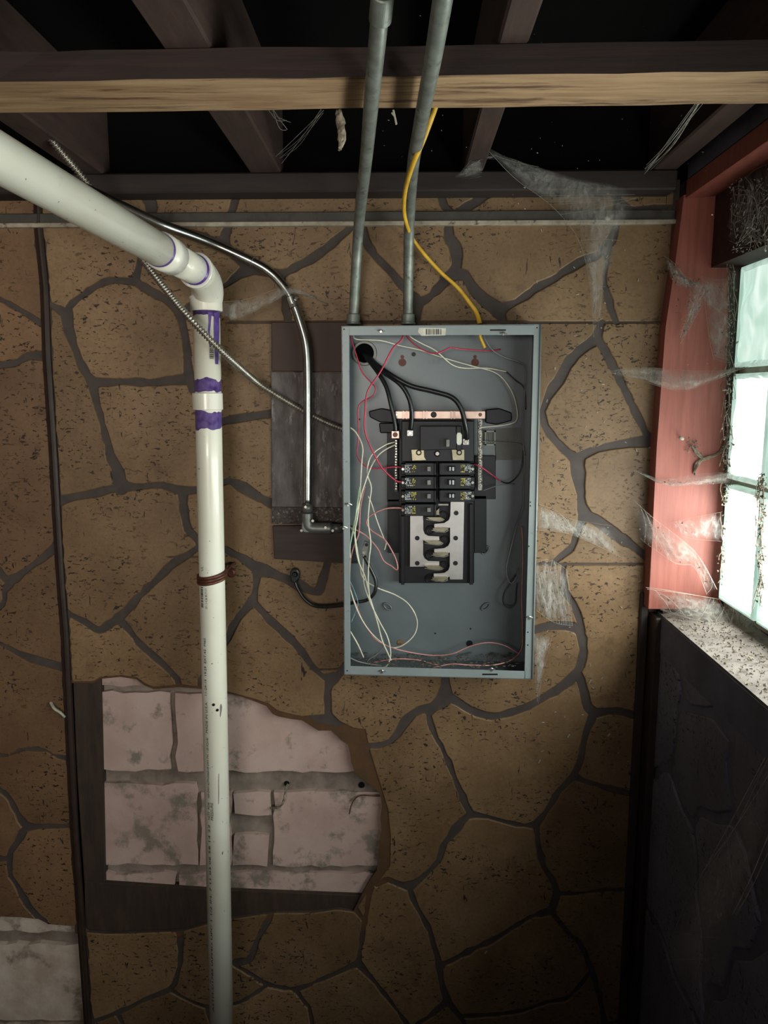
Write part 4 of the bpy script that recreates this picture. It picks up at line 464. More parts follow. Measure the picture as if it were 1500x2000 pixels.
# glass blocks: columns going towards the camera
zt1=gt; z12=SX(1437,724,GX).z; z23=SX(1412,938,GX).z; zb3=zg+0.008
yf=S(1440,800,0).y
yfar=SX(1440,700,GX).y; 
yfar=-0.066; bw=0.148; gap=0.012
rows=[(z12+0.006,zt1,'a'),(z23+0.006,z12-0.006,'b'),(zb3,z23-0.006,'c')]
bm=B(); abox(bm,GX+0.02,GX+0.05,YN,YJ,zb3-0.02,zt1+0.02); fin('mortar_bed',bm,M['mortar'],wn)
for cidx in range(14):
    ya=yfar-cidx*(bw+gap); yb=ya-bw
    if yb<YN: break
    for (z0,z1,k) in rows:
        bm=B()
        # body with raised rim
        rim=0.010
        v0=[bm.verts.new(q) for q in((GX+0.03,ya,z0),(GX+0.03,yb,z0),(GX+0.03,yb,z1),(GX+0.03,ya,z1))]
        v1=[bm.verts.new(q) for q in((GX,ya,z0),(GX,yb,z0),(GX,yb,z1),(GX,ya,z1))]
        v2=[bm.verts.new(q) for q in((GX-0.003,ya-rim*.5,z0+rim*.5),(GX-0.003,yb+rim*.5,z0+rim*.5),(GX-0.003,yb+rim*.5,z1-rim*.5),(GX-0.003,ya-rim*.5,z1-rim*.5))]
        v3=[bm.verts.new(q) for q in((GX+0.001,ya-rim,z0+rim),(GX+0.001,yb+rim,z0+rim),(GX+0.001,yb+rim,z1-rim),(GX+0.001,ya-rim,z1-rim))]
        for a,b in((v0,v1),(v1,v2),(v2,v3)):
            for i in range(4): bm.faces.new((a[i],a[(i+1)%4],b[(i+1)%4],b[i]))
        gb=fin('glass_block',bm,M['glass_edge'],wn)
        # pressed face, wavy or ribbed
        bm=B(); nu,nv=12,16; gr=[]
        for j in range(nv+1):
            row=[]
            for i in range(nu+1):
                u=i/nu; vv=j/nv; y=ya-rim-(bw-2*rim)*u; z=z0+rim+(z1-z0-2*rim)*vv
                if k=='c': x=GX+0.001-0.0012*(0.5+0.5*math.cos(vv*2*math.pi*8))
                else: x=GX+0.001-0.0016*math.sin(u*9+3*math.sin(vv*5+cidx))-0.001*math.sin(vv*13+u*4)
                row.append(bm.verts.new((x,y,z)))
            gr.append(row)
        for j in range(nv):
            for i in range(nu): bm.faces.new((gr[j][i],gr[j][i+1],gr[j+1][i+1],gr[j+1][i]))
        fin('pressed_face',bm,M['glass_'+k],gb,True)
# ------------------------------------------------------------ backer board behind the conduit
bb=root('backer_board','dark patched backer board left of the open panel behind the steel conduit','board',S(598,1095,-0.004))
yb_=-0.010
def bpart(name,pts,m,y=yb_,lab=None,bev=0.0012):
    bm=B(); prism(bm,pts,y,-0.0034); o=fin(name,bm,M[m],bb,bev=bev)
    if lab: o['label']=lab
bpart('top_board',[(530,629),(700,629),(700,727),(530,725)],'plank2',-0.0105,'smooth brown board at the top')
bpart('fibre_sheet',[(529,726),(700,728),(700,992),(531,990)],'fibre',-0.0085,'grey shaggy fibre sheet')
bpart('speckled_strip',[(531,990),(700,992),(700,1022),(531,1024)],'speck',-0.0095,'speckled grey strip')
bpart('plank',[(532,1027),(700,1025),(700,1102),(645,1099),(536,1092)],'plank',-0.012,'brown plank at the foot')
# ------------------------------------------------------------ electrical enclosure
YF=-0.105; YBK=-0.012
TL,TR,BR,BL=(667,637),(1058,633),(1041,1327),(672,1318)
P0=S(672,1320,YF)
en=root('panel_enclosure','open grey steel electrical enclosure with its cover removed, on the stone panelled wall','electrical panel',P0)
def q3(bm,P): bm.faces.new([bm.verts.new(p) for p in P])
def slab(bm,pa,pb,pc,pd,th):
    """quad given by 4 world points on the front, pushed back by th along +y"""
    a=[bm.verts.new(p) for p in(pa,pb,pc,pd)]; b=[bm.verts.new(Vector(p)+Vector((0,th,0))) for p in(pa,pb,pc,pd)]
    bm.faces.new(a); bm.faces.new(b[::-1])
    for i in range(4): bm.faces.new((a[i],b[i],b[(i+1)%4],a[(i+1)%4]))
f=lambda x,y: S(x,y,YF)
def back(p,y): return Vector((p.x,y,p.z))
# shell: back plate and four sides
c=[f(*TL),f(*TR),f(*BR),f(*BL)]
ci=[Vector((p.x+sx*0.0015,YF,p.z+sz*0.0015)) for p,(sx,sz) in zip(c,((1,-1),(-1,-1),(-1,1),(1,1)))]
bm=B()
oc=[bm.verts.new(p) for p in c]; ob=[bm.verts.new(back(p,-0.0045)) for p in c]
ic=[bm.verts.new(p) for p in ci]; ib=[bm.verts.new(back(p,YBK)) for p in ci]
for i in range(4):
    j=(i+1)%4
    bm.faces.new((oc[i],oc[j],ob[j],ob[i])); bm.faces.new((ic[i],ib[i],ib[j],ic[j])); bm.faces.new((oc[i],ic[i],ic[j],oc[j]))
bm.faces.new(ob); bm.faces.new(ib[::-1])
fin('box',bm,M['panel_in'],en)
def lip(pts,lab):
    bm=B(); slab(bm,*[f(*p) for p in pts],0.0016); o=fin('flange',bm,M['panel'],en,bev=0.0004); o['label']=lab; return o
lip([(667,637),(682,637),(684.5,1318),(672,1318)],'narrow left front flange')
lip([(682,637),(1044,635),(1044,654),(682,655)],'top front flange')
lip([(684,1301),(1026,1311),(1026,1326),(684,1317)],'bottom front flange')
lip([(1043,634),(1058,633),(1041,1327),(1024,1326)],'right front flange lit by the window')
# rolled bright edge on right flange
bm=B(); tube(bm,[f(1056,634)+Vector((0,-0.001,0)),f(1039.5,1326)+Vector((0,-0.001,0))],0.0019,8,1); fin('rolled_edge',bm,M['panel'],en,True)
# slots and small holes on flanges
bm=B()
for x0,x1,y in((957,988,644.5),(942,972,1317)):
    q=[S(x0,y-1.3,YF-0.0003),S(x1,y-1.3,YF-0.0003),S(x1,y+1.6,YF-0.0003),S(x0,y+1.6,YF-0.0003)]; b_=B(); slab(b_,*q,0.001); fin('slot',b_,M['black'],en)
for x,y in((672,643),(1049,640),(678,1310),(1036,988),(1036,981),(1033,1067),(1031,1260),(1046,1300),(1031,1235)):
    b_=B(); disc(b_,S(x,y,YF-0.0004),0.0014,(0,1,0),0.001,10); fin('screw_hole',b_,M['black'],en)
bm.free()
for x,y in((744,646),(983,651),(746,1311),(960,1307),(1034,1206),(680,985),(671,1030)):
    bm=B(); tube(bm,[S(x-6,y,YF-0.001),S(x,y-2,YF-0.004),S(x+7,y+1,YF-0.001)],0.0011,6,3); disc(bm,S(x,y+2,YF),0.003,(0,-1,0),0.002,10,0.002); fin('cover_clip',bm,M['screw'],en)
# barcode sticker on top flange
st=[(818,640),(871,641),(870,655),(823,656),(816,648)]
bm=B(); prism(bm,st,YF-0.0006,YF); sticker=fin('barcode_sticker',bm,M['label_w'],en)
bm=B(); x=832
while x<862:
    wd=R_.choice((0.8,1.2,1.9)); slab(bm,S(x,642.5,YF-0.0009),S(x+wd,642.5,YF-0.0009),S(x+wd,653.5,YF-0.0009),S(x,653.5,YF-0.0009),0.0002); x+=wd+R_.choice((0.9,1.3,2.0))
fin('barcode',bm,M['print_k'],sticker)
# knockout with bushing, keyholes, holes on the back plate
yp=YBK-0.0005
bm=B(); kc=S(712,690,yp)
disc(bm,kc,0.024,(0,-1,0),0.006,24); fin('cable_bushing',bm,M['castfit'],en,False,bev=0.001)
bm=B(); disc(bm,kc+Vector((0,-0.0062,0)),0.0185,(0,-1,0),0.0006,24); fin('cable_hole',bm,M['void'],en)
seen=nmat('wall_seen_through','#6b3f38','#4f2f2a',30,0.8,bump=0)
for i,(x,y) in enumerate(((786,705),(928,705))):
    b_=B()
    disc(b_,S(x,y+3,yp),0.0075,(0,-1,0),0.0006,16); disc(b_,S(x,y-8,yp-0.0001),0.0035,(0,-1,0),0.0006,12); fin('keyhole',b_,seen,en)
def hole_(x,y,r):
    b_=B(); disc(b_,S(x,y,yp),r,(0,-1,0),0.0006,14); fin('hole',b_,M['black'],en)
hole_(808,692,.0042); hole_(917,1257,.0068)
for x,y in((702,819),(850,1237),(919,1228)): hole_(x,y,.0018)
bm=B(); disc(bm,S(782,1255,yp),0.0066,(0,-1,0),0.0006,16); fin('hole',bm,M['stone'],en)
# pressed oval loops
for (x,y,a) in((757,1184,40),(948,1184,-40),(948,1074,-50),(893,655,0)):
    if y==655: continue
    bm=B(); cc=S(x,y,YBK-0.001); ax=Vector((math.cos(math.radians(-a)),0,math.sin(math.radians(-a)))); pr=Vector((-ax.z,0,ax.x)); P=[]
    for k in range(17):
        t=2*math.pi*k/16; P.append(cc+ax*0.0095*math.cos(t)+pr*0.0048*math.sin(t)+Vector((0,-0.003,0)))
    tube(bm,P,0.0017,6,1,False); fin('pressed_loop',bm,M['panel_in'],en,True)
# embossed LINE
def text_mesh(s,size,ext=0.0003):
    cu=bpy.data.curves.new('t','FONT'); cu.body=s; cu.size=size; cu.extrude=ext; cu.resolution_u=3; cu.align_x='LEFT'
    o=bpy.data.objects.new('t',cu); C.objects.link(o); dg=bpy.context.evaluated_depsgraph_get(); me=bpy.data.meshes.new_from_object(o.evaluated_get(dg)); 
    bpy.data.objects.remove(o); return me
me=text_mesh('LINE',0.012); a=S(838,711,YBK-0.0004)
me.transform(Matrix.Translation(a)@Matrix.Rotation(math.radians(90),4,'X')); link('embossed_word',me,M['panel_in'],en)
# taped paper label at right of the bus
bm=B(); prism(bm,[(967,838),(1019,835),(1020,897),(969,899)],-0.016,YBK); fin('taped_label',bm,M['manual'],en)
# dirt along the bottom
bm=B()
for i in range(260):
    x=R_.uniform(690,1015); d=R_.random(); p=S(x,1298-3*d,YF+0.006+0.08*R_.random()); p.z=S(x,1309,YF).z+0.002+0.004*R_.random()
    r=R_.uniform(0.0007,0.0022); m_=bmesh.ops.create_icosphere(bm,subdivisions=1,radius=r,matrix=Matrix.Translation(p)@Matrix.Diagonal((2.0,1.3,0.8,1)))
db=fin('debris',bm,M['dirt'],en); db['kind']='stuff'
# ---- bus assembly (screwed to the enclosure)
bus=root('bus_assembly','black plastic bus assembly with silver bus bars mounted inside the enclosure','electrical part',S(850,1140,-0.02))
def bx(name,pts,y0,y1,m,parent,bev=0.0008,lab=None):
    bm=B(); prism(bm,pts,y0,y1); o=fin(name,bm,M[m],parent,bev=bev)
    if lab: o['label']=lab
    return o
bx('base_plate',rect(779,812,926,1139),-0.034,-0.0155,'black',bus)
for pts,l in ((rect(757,975,781,1080),'w'),(rect(926,968,950,1080),'w'),(rect(756,845,781,980),'w'),(rect(926,890,968,975),'w')):
    bx('side_flange',pts,-0.022,-0.0155,'black',bus)
bx('rail',rect(783,1008,790,1142),-0.044,-0.034,'black',bus,0.0005); bx('rail',rect(917,985,924,1142),-0.044,-0.034,'black',bus,0.0005)
for pts in ([(720,803),(745,797),(775,803),(775,826),(742,825),(722,815)],[(948,800),(975,797),(1000,806),(1000,822),(970,830),(948,826)],[(740,826),(778,826),(778,846),(742,846)]):
    bx('mounting_ear',pts,-0.026,-0.0155,'black',bus,0.002)
# neutral link bar
nb=bx('neutral_link',rect(772,803,948,818),-0.052,-0.047,'copper_tin',bus,0.0006,'pinkish tinned link bar across the top')
for x in(786,793,826,832,880,886): bx('crimp',rect(x,802.4,x+3,818.5),-0.054,-0.052,'copper_tin',nb,0.0004)
def screw(x,y,yy,r,par,m='screw',hd=(0,-1,0)):
    p=S(x,y,yy); bm=B(); disc(bm,p,r,(0,-1,0),0.0018,14,r*0.8); s_=fin('screw',bm,M[m],par)
    return s_
screw(847,810,-0.052,0.0058,nb,'black'); screw(938,810,-0.052,0.0036,nb,'strap'); screw(774,810,-0.052,0.003,nb)
# neutral terminal bars with pitted face
def tbar(x0,x1,y0,y1,m):
    bm=B(); prism(bm,rect(x0,y0,x1,y1),-0.044,-0.034); o=fin('terminal_bar',bm,M[m],bus,bev=0.0006)
    bm=B(); y=y0+3
    while y<y1-3:
        disc(bm,S((x0+x1)/2+R_.uniform(-.6,.6),y,-0.0443),0.0024,(0,-1,0),0.001,8,0.0016); y+=5.2
    fin('terminal_screws',bm,M['screw'],o)
    return o
M['pit']=nmat('pitted_bar','#b9b2a4','#1c1a18',170,0.4,0.4,bump=1.0,stretch=(1,1,1.0))
M['pit2']=nmat('pitted_bar_dull','#77716a','#1c1a18',170,0.5,0.4,bump=1.0)
tbar(770,777,858,962,'pit2'); tbar(933.5,942,818,958,'pit')
# comb clip on the right
bm=B(); 
for pts in (rect(947,841,968,844),rect(947,867,968,870.5),rect(947,841,950,870),rect(965,841,968,870),rect(952,846,953.2,866),rect(956,846,957.2,866),rect(960,846,961.2,866)): prism(bm,pts,-0.024,-0.018)
fin('comb_clip',bm,nmat('clip_plastic','#8e9080','#777a6b',30,0.6,bump=0),bus)
# lugs
def lug(x,y,s,yy,m='alu',lab=None):
    o=bx('lug',rect(x-s,y-s,x+s,y+s),yy-0.006,yy+0.006,m,bus,0.0012,lab); bm=B(); disc(bm,S(x,y,yy-0.0062),0.0048,(0,-1,0),0.0012,16,0.004); q=fin('set_screw',bm,M['strap' if m=='copper_tin' else 'screw'],o)
    return o
lug(772,849,8,-0.060,'copper_tin','pink tinted terminal lug'); 
# silver bars with fingers
def bar(pts,y=-0.046,t=0.002,lab=None):
    bm=B(); prism(bm,pts,y,y+t); o=fin('bus_bar',bm,M['alu'],bus,bev=0.0004); 
    if lab: o['label']=lab
    return o
rb=bar([(880,975),(907,975),(904,1132),(879,1132),(878.5,1125),(875,1128),(847,1127),(847,1120),(868,1119.5),(876,1114),(879,1106),(879,1079),(876,1079.5),(848,1079.5),(848,1072),(868,1071),(876,1066),(879.5,1059),(879.5,1030),(876,1031),(848,1031),(848,1023),(868,1022),(877,1016),(880,1008)],lab='right bus bar with three leftward fingers')
lb=bar([(801,1007),(826.5,1007),(826.5,1036),(829,1043),(836,1047),(858,1047.5),(858.5,1056),(834,1056),(826,1055),(826,1084),(829,1091),(836,1096),(858,1096),(858,1105),(834,1105),(826,1107),(800.5,1107)],lab='left bus bar with two rightward fingers')
for par,hs in((rb,((891,1002),(890,1051),(889.5,1100))),(lb,((815,1051),(815,1100)))):
    for x,y in hs:
        bm=B(); disc(bm,S(x,y,-0.0463),0.0046,(0,-1,0),0.0006,18); fin('bar_hole',bm,M['black'],par)
for x0,x1,y,d in((843,876,1031.5,1),(843,876,1080,1),(842,875,1128,1),(829,866,1056.5,-1),(829,866,1105.5,-1),(832,868,1010,-1)):
    o=bx('stab_blade',[(x0+2,y),(x1,y),(x1,y+3.5),(x1-6,y+5),(x1-9,y+8),(x0+8,y+8),(x0+3,y+4)] if d>0 else [(x0,y),(x1-8,y),(x1-3,y+3),(x1,y+4),(x1-3,y+8),(x0+16,y+8),(x0+8,y+5)],-0.058,-0.046,'brass',bus,0.0003)
    bm=B(); tube(bm,[S(x0,y+4,-0.0585),S(x0+10,y+6,-0.0585),S(x1-9,y+8,-0.0585),S(x1,y+4.5,-0.0585)],0.0009,6,3); fin('blade_edge',bm,M['screw'],o)
bx('stab_blade',rect(856,984,876,987.5),-0.062,-0.046,'screw',bus,0.0003); bx('stab_blade',[(852,998),(858,992),(858,1006),(850,1006)],-0.066,-0.046,'brass',bus,0.0003)
# arc chamber coils (black round recess rims)
for x,y,r in((866,1008,13),(841,1035,12),(868,1056,13),(840,1083,12),(866,1106,13),(839,1130,12)):
    bm=B(); cc=S(x,y,-0.036); P=[cc+Vector((0.0067*math.cos(t)*r/10,0,0.0067*math.sin(t)*r/10)) for t in [2*math.pi*k/20 for k in range(21)]]
    tube(bm,P,0.0016,6,1,False); fin('recess_rim',bm,M['black2'],bus,True)
# ---- main breaker
mb=root('main_breaker','wide black main breaker with a white oval sticker, at the top of the panel','breaker',S(857,898,-0.04))
bx('body',rect(784,822,926,902),-0.066,-0.034,'black2',mb,0.0015)
bx('raised_case',[(820,832),(891,832),(891,878),(820,880)],-0.080,-0.066,'black2',mb,0.0012)
bx('case_edge',rect(891,832,902,880),-0.078,-0.066,'black',mb,0.001)
for x,y in((801,846),(910,863)):
    o=bx('lug',rect(x-6.5,y-6.5,x+6.5,y+6.5),-0.074,-0.066,'alu',mb,0.0012,'terminal lug'); bm=B(); disc(bm,S(x,y,-0.0742),0.0042,(0,-1,0),0.0012,14,0.0034); fin('set_screw',bm,M['screw'],o)
bx('handle_slot',rect(858,859,879,873),-0.0806,-0.080,'black',mb,0); bx('handle',rect(871,858,878,873),-0.088,-0.080,'castfit',mb,0.0008,'grey switch tip')
bx('sticker',[(894,845),(899.5,845),(902,849),(902,865),(899.5,869),(894,869),(892,865),(892,849)],-0.0784,-0.078,'label_w',mb,0,'white oval sticker')
for x0 in(803,882):
    o=bx('connector_plate',[(x0,878),(x0+25,878),(x0+25,893),(x0+30,899),(x0+2,900)] if x0<850 else [(x0,878),(x0+25,878),(x0+25,899),(x0+2,899)],-0.070,-0.066,'brass',mb,0.0005)
    bm=B(); disc(bm,S(x0+15,884,-0.0702),0.0056,(0,-1,0),0.002,16,0.005); fin('screw',bm,M['black'],o); bm=B(); disc(bm,S(x0+15,884,-0.0722),0.003,(0,-1,0),0.0006,12); fin('screw_face',bm,M['brass'],o)
screw(854,886,-0.066,0.0062,mb,'black'); screw(854,886,-0.068,0.0042,mb)
# ---- branch breakers
def breaker(side,y0,y1,label):
    L=side<0
    xa,xb=(783,852) if L else (857,927)
    r=root('circuit_breaker',label,'breaker',S((xa+xb)/2,y1,-0.045),'branch breakers in two columns under the main breaker')
    bx('case',rect(xa+(8 if L else 0),y0,xb-(0 if L else 8),y1),-0.076,-0.042,'black2',r,0.001)
    bx('terminal_end',rect(xa,y0+1.5,xa+10,y1-1.5) if L else rect(xb-10,y0+1.5,xb,y1-1.5),-0.066,-0.044,'black2',r,0.0012)
    fx=xb-4 if L else xa+1
    bx('end_ridge',rect(fx,y0+1,fx+3,y1-1),-0.079,-0.076,'black',r,0.0006)
    hx0,hx1=(822,842) if L else (868,890)
    bx('handle_slot',rect(hx0,y0+6.5,hx1,y1-7),-0.0766,-0.076,'black',r,0)
    if L: h=bx('handle',rect(834,y0+7,841,y1-7.5),-0.084,-0.076,'castfit',r,0.0008)
    else:
        h=bx('handle',rect(875,y0+7,890,y1-7.5),-0.084,-0.076,'black',r,0.0008)
        bm=B()
        for a,b in((878,880.3),(883.5,886.8)): prism(bm,rect(a,y0+8,b,y1-8.5),-0.0844,-0.084)
        fin('print',bm,M['print_w'],h)
    sx=791 if L else 900
    bm=B(); bmy=B()
    for rr in range(5):
        x=sx
        while x<sx+20:
            wd=R_.choice((1,1.6,2.4)); yy=y0+4+rr*3.1+R_.uniform(-.3,.3)
            yellow=(x>sx+12) if L else (x<sx+7)
            if R_.random()<0.72: prism(bmy if yellow else bm,rect(x,yy,x+wd,yy+R_.choice((1.1,1.9,2.4))),-0.0764,-0.076)
            x+=wd+0.9
    o=fin('print',bm,M['print_w'],r); o=fin('print',bmy,M['print_y'],r)
    bm=B(); disc(bm,S(xa+4 if L else xb-4,(y0+y1)/2,-0.066),0.0034,(0,-1,0),0.0014,12,0.0026); fin('wire_screw',bm,M['screw'],r)
    return r
Ly=((904,928.5),(930.5,955),(957.5,981.5),(984.5,1008)); Ry=((904,928),(930,955),(957,980.5))
nm=('topmost','second from the top','third from the top','lowest')
for i,(a,b) in enumerate(Ly): breaker(-1,a,b,'small black breaker, %s in the left column of four'%nm[i])
nm=('topmost','middle','lowest')
for i,(a,b) in enumerate(Ry): breaker(1,a,b,'small black breaker, %s in the right column of three'%nm[i])
# ------------------------------------------------------------ wires
def wire(pts,m,r,label,name='wire',group=None,y=-0.06,sides=7,catg='wire',n=5):
    P=[]
    for p in pts:
        yy=p[2] if len(p)>2 else y
        P.append(S(p[0],p[1],yy))
    bm=B(); tube(bm,P,r,sides,n); o=fin(name,bm,M[m],None,True); return tag(o,label,catg,group)
A_=-0.09
wire([(684,640,-0.05),(684,656,-.06),(696,694,-.06),(707,726,-.06),(725,747,-.06),(733,758),(728,773),(707,785),(699,799),(700,835),(699,864),(697,887),(707,905),(728,915),(769,912,-.066),(784,913,-.064)],'w_red',.0013,'red wire down the left side, ending at the topmost left breaker')
wire([(787,640,-.05),(787,656,-.075),(781,667,-.08),(766,682,-.085),(743,726,-.09),(718,764,-.09),(713,805,-.09),(713,843,-.09),(728,882,-.085),(746,914,-.08),(772,938,-.07),(785,941,-.066)],'w_red',.0016,'red wire from the right-hand conduit crossing to the second left breaker')
wire([(793,640,-.05),(794,656,-.075),(810,673,-.08),(839,689,-.08),(860,688,-.08),(880,679,-.07),(904,682,-.06),(954,685,-.05),(977,682,-.03)],'w_red',.0013,'red wire running to the right below the top flange')
wire([(925,907,-.066),(933,909,-.07),(948,918,-.065),(963,929,-.06),(978,940,-.04)],'w_red',.0012,'short red wire leaving the topmost right breaker')
wire([(978,940,-.04),(992,944,-.035),(1007,934,-.03),(1018,915,-.03),(1022,880,-.03)],'blackrub',.0012,'thin black wire looping right of the topmost right breaker')
wire([(708,690,-.012),(716,699,-.03),(737,726,-.055),(754,755,-.065),(763,788,-.07),(771,826,-.068),(772,842,-.066)],'blackrub',.0044,'thick black service cable dropping to the pink tinted lug','cable',catg='cable')
wire([(712,690,-.012),(725,704,-.04),(748,726,-.07),(781,750,-.08),(798,776,-.082),(804,805,-.08),(802,840,-.072)],'blackrub',.0044,'thick black service cable, middle of the three, into the left main lug','cable',catg='cable')
wire([(716,692,-.012),(735,712,-.05),(763,732,-.08),(801,753,-.085),(845,764,-.088),(883,776,-.09),(901,799,-.09),(909,832,-.088),(912,857,-.074)],'blackrub',.0048,'longest thick black service cable, arching right to the main breaker','cable',catg='cable')
wire([(690,640,-.05),(690,656,-.07),(699,663,-.075),(743,665,-.07),(781,675,-.06),(822,684,-.055),(860,697,-.05),(919,714,-.04),(963,726,-.035),(986,744,-.035),(1004,776,-.035),(1010,817,-.035),(992,829,-.04),(948,834,-.044),(938,835,-.045)],'w_white',.00125,'white wire from the top left corner sweeping across to the right terminal bar')
wire([(799,640,-.05),(800,656,-.075),(822,670,-.075),(851,685,-.07),(881,711,-.055),(907,719,-.045),(951,719,-.035),(989,726,-.03)],'w_white',.00125,'white wire from the second conduit crossing under the red one')
wire([(989,726,-.03),(1006,742,-.028),(1024,759,-.028),(1027,800,-.028)],'blackrub',.0012,'thin black wire in the upper right of the enclosure')
wire([(944,645,-.04),(944,656,-.06),(960,682,-.06),(983,697,-.055),(1018,709,-.05),(1027,723,-.05),(1024,776,-.05),(1020,849,-.05),(1024,893,-.05),(1022,978,-.05),(1018,1000,-.05),(1008,1030,-.05),(998,1069,-.05),(989,1107,-.05),(991,1128,-.05),(998,1139,-.05),(1007,1130,-.05),(1013,1113,-.05)],'w_grey',.0012,'grey white wire hanging down the right side of the enclosure')
wire([(1007,1124,-.04),(993,1145,-.04),(984,1160,-.04),(983,1177,-.04),(990,1186,-.04),(1000,1186,-.04),(1007,1176,-.04),(1008,1160,-.04),(1010,1140,-.04)],'blackrub',.0012,'black wire loop hanging low at the right')
wire([(1019,1030,-.04),(1021,1080,-.04),(1019,1165,-.04),(1020,1230,-.04),(1018,1268,-.04),(998,1289,-.06),(963,1299,-.08),(919,1299,-.085),(881,1297,-.085),(842,1305,-.085)],'w_pink',.0012,'pale pink wire rising at right and lying along the bottom flange')
wire([(684,835,-.08),(696,846,-.08),(708,873,-.08),(706,908,-.08),(702,978,-.08),(698,1010,-.085),(693,1045,-.085),(699,1092,-.08),(713,1127,-.075),(722,1165,-.07),(737,1215,-.07),(746,1250,-.07),(757,1275,-.07),(764,1290,-.07)],'w_white',.0014,'white wire entering through the left side below the armoured cable')
wire([(775,863,-.045),(769,864,-.05),(751,870,-.06),(725,890,-.075),(717,923,-.08),(725,952,-.08),(721,985,-.08),(719,1020,-.08),(724,1060,-.08),(721,1090,-.08),(719,1130,-.08),(722,1174,-.08)],'w_white',.0013,'white wire from the left terminal bar dropping straight down')
wire([(775,870,-.045),(769,870,-.05),(743,885,-.06),(725,911,-.08),(710,952,-.085),(705,969,-.085),(694,1010,-.085),(684,1063,-.085),(684,1090,-.085)],'w_white',.0014,'second white wire from the left terminal bar slanting into the left side')
wire([(684,1029,-.08),(693,1048,-.08),(702,1101,-.075),(710,1130,-.07),(737,1148,-.06),(772,1162,-.055),(798,1180,-.055),(814,1209,-.055),(811,1236,-.055),(793,1256,-.055),(772,1265,-.055),(751,1259,-.06),(722,1233,-.07),(699,1195,-.08),(684,1151,-.085)],'w_white',.0013,'white wire making the widest loop at the lower left')
wire([(702,950,-.09),(697,990,-.09),(693,1019,-.09),(684,1063,-.09),(683,1080,-.09)],'w_green',.0014,'pale green wire beside the left flange')
wire([(710,1083,-.07),(709,1110,-.07),(711,1140,-.07),(722,1174,-.07),(740,1212,-.07),(757,1245,-.07),(763,1277,-.07),(757,1298,-.07),(748,1303,-.07)],'w_white',.0013,'white wire from the small lug curling down to the bottom flange')
wire([(684,1030,-.075),(713,1045,-.07),(737,1071,-.07),(749,1095,-.07),(765,1106,-.07),(775,1113,-.07),(776,1103,-.07),(769,1083,-.07),(751,1054,-.07),(725,1036,-.07),(716,1022,-.07),(722,1008,-.07),(751,994,-.07),(778,992,-.068),(788,994,-.066)],'w_pink',.0014,'faded red wire with a pointed loop, ending at the lowest left breaker')
wire([(719,969,-.06),(726,985,-.06),(737,1019,-.06),(749,1050,-.06),(754,1060,-.06),(751,1074,-.06)],'w_white',.0011,'short white wire beside the pointed red loop')
wire([(713,950,-.075),(704,990,-.075),(701,1040,-.075),(690,1070,-.08),(684,1100,-.08),(684,1151,-.08),(696,1183,-.075),(712,1220,-.07),(735,1250,-.065),(766,1265,-.06),(801,1274,-.05),(845,1280,-.045),(883,1277,-.045),(919,1262,-.045),(954,1255,-.045),(986,1261,-.045),(1013,1277,-.045)],'w_pink',.0012,'long pink wire sweeping low across the back plate')
wire([(684,1136,-.07),(692,1155,-.07),(699,1177,-.07),(694,1195,-.07),(686,1215,-.08)],'w_blue',.0010,'thin blue grey wire low by the left flange')
wire([(745,1240,-.06),(749,1259,-.06),(737,1277,-.06),(722,1287,-.06),(713,1297,-.06)],'w_grey',.0011,'grey wire ending in the debris at the bottom left')
wire([(684,1233,-.085),(699,1259,-.08),(710,1284,-.075)],'w_white',.0014,'short white wire slanting from the left side to the debris')
wire([(728,1294,-.06),(772,1287,-.06),(816,1289,-.06),(840,1295,-.06),(863,1301,-.06)],'w_pink',.0012,'pink wire lying in the debris on the enclosure bottom')
wire([(684,1285,-.085),(700,1292,-.08),(722,1297,-.075),(745,1300,-.07)],'w_grey',.0012,'grey wire lying along the lower left corner')
wire([(936,640,-.05),(937,655,-.055),(947,679,-.05)],'yellow',.0034,'stripped end of the yellow cable inside the enclosure','cable',catg='cable')
wire([(944,958,-.04),(975,948,-.035),(1005,946,-.03)],'w_grey',.0009,'thin grey wire right of the lowest right breaker')
wire([(942,862,-.044),(975,864,-.03),(1017,868,-.03),(1026,890,-.03)],'w_grey',.0009,'thin grey wire crossing the taped label')
wire([(575,1122,-.012),(577,1138,-.014),(583,1152,-.016),(597,1172,-.02),(621,1185,-.025),(665,1183,-.045),(690,1177,-.06),(716,1172,-.065),(731,1158,-.07),(734,1136,-.07),(725,1113,-.07),(711,1086,-.07)],'blackrub',.0036,'black ground cable from the wall through the panel side to the small lug','cable',catg='cable')
gl=root('ground_lug','small grey two-screw ground lug hanging on the black cable','connector',S(712,1086,-.07))
bm=B(); prism(bm,[(712,1057),(721,1061),(716,1086),(704,1083),(706,1075)],-.080,-.068); fin('body',bm,M['castfit'],gl,bev=.001)
for x,y in((716,1064),(711,1079)):
    bm=B(); disc(bm,S(x,y,-.0802),.0034,(0,-1,0),.0012,12); fin('screw',bm,M['black' if y<1070 else 'screw'],gl)
# plug on wall
pl=root('wall_plug','black moulded fitting on the wall below the backer board','fitting',S(575,1130,-.004))
bm=B(); prism(bm,[(566,1118),(570,1111),(580,1111),(585,1118),(584,1132),(576,1141),(568,1136)],-.018,-.0035); fin('body',bm,M['blackrub'],pl,bev=.003,seg=2)
bm=B(); disc(bm,S(576,1122,-.018),.006,(0,-1,0),.004,14,.004); fin('collar',bm,M['black'],pl)
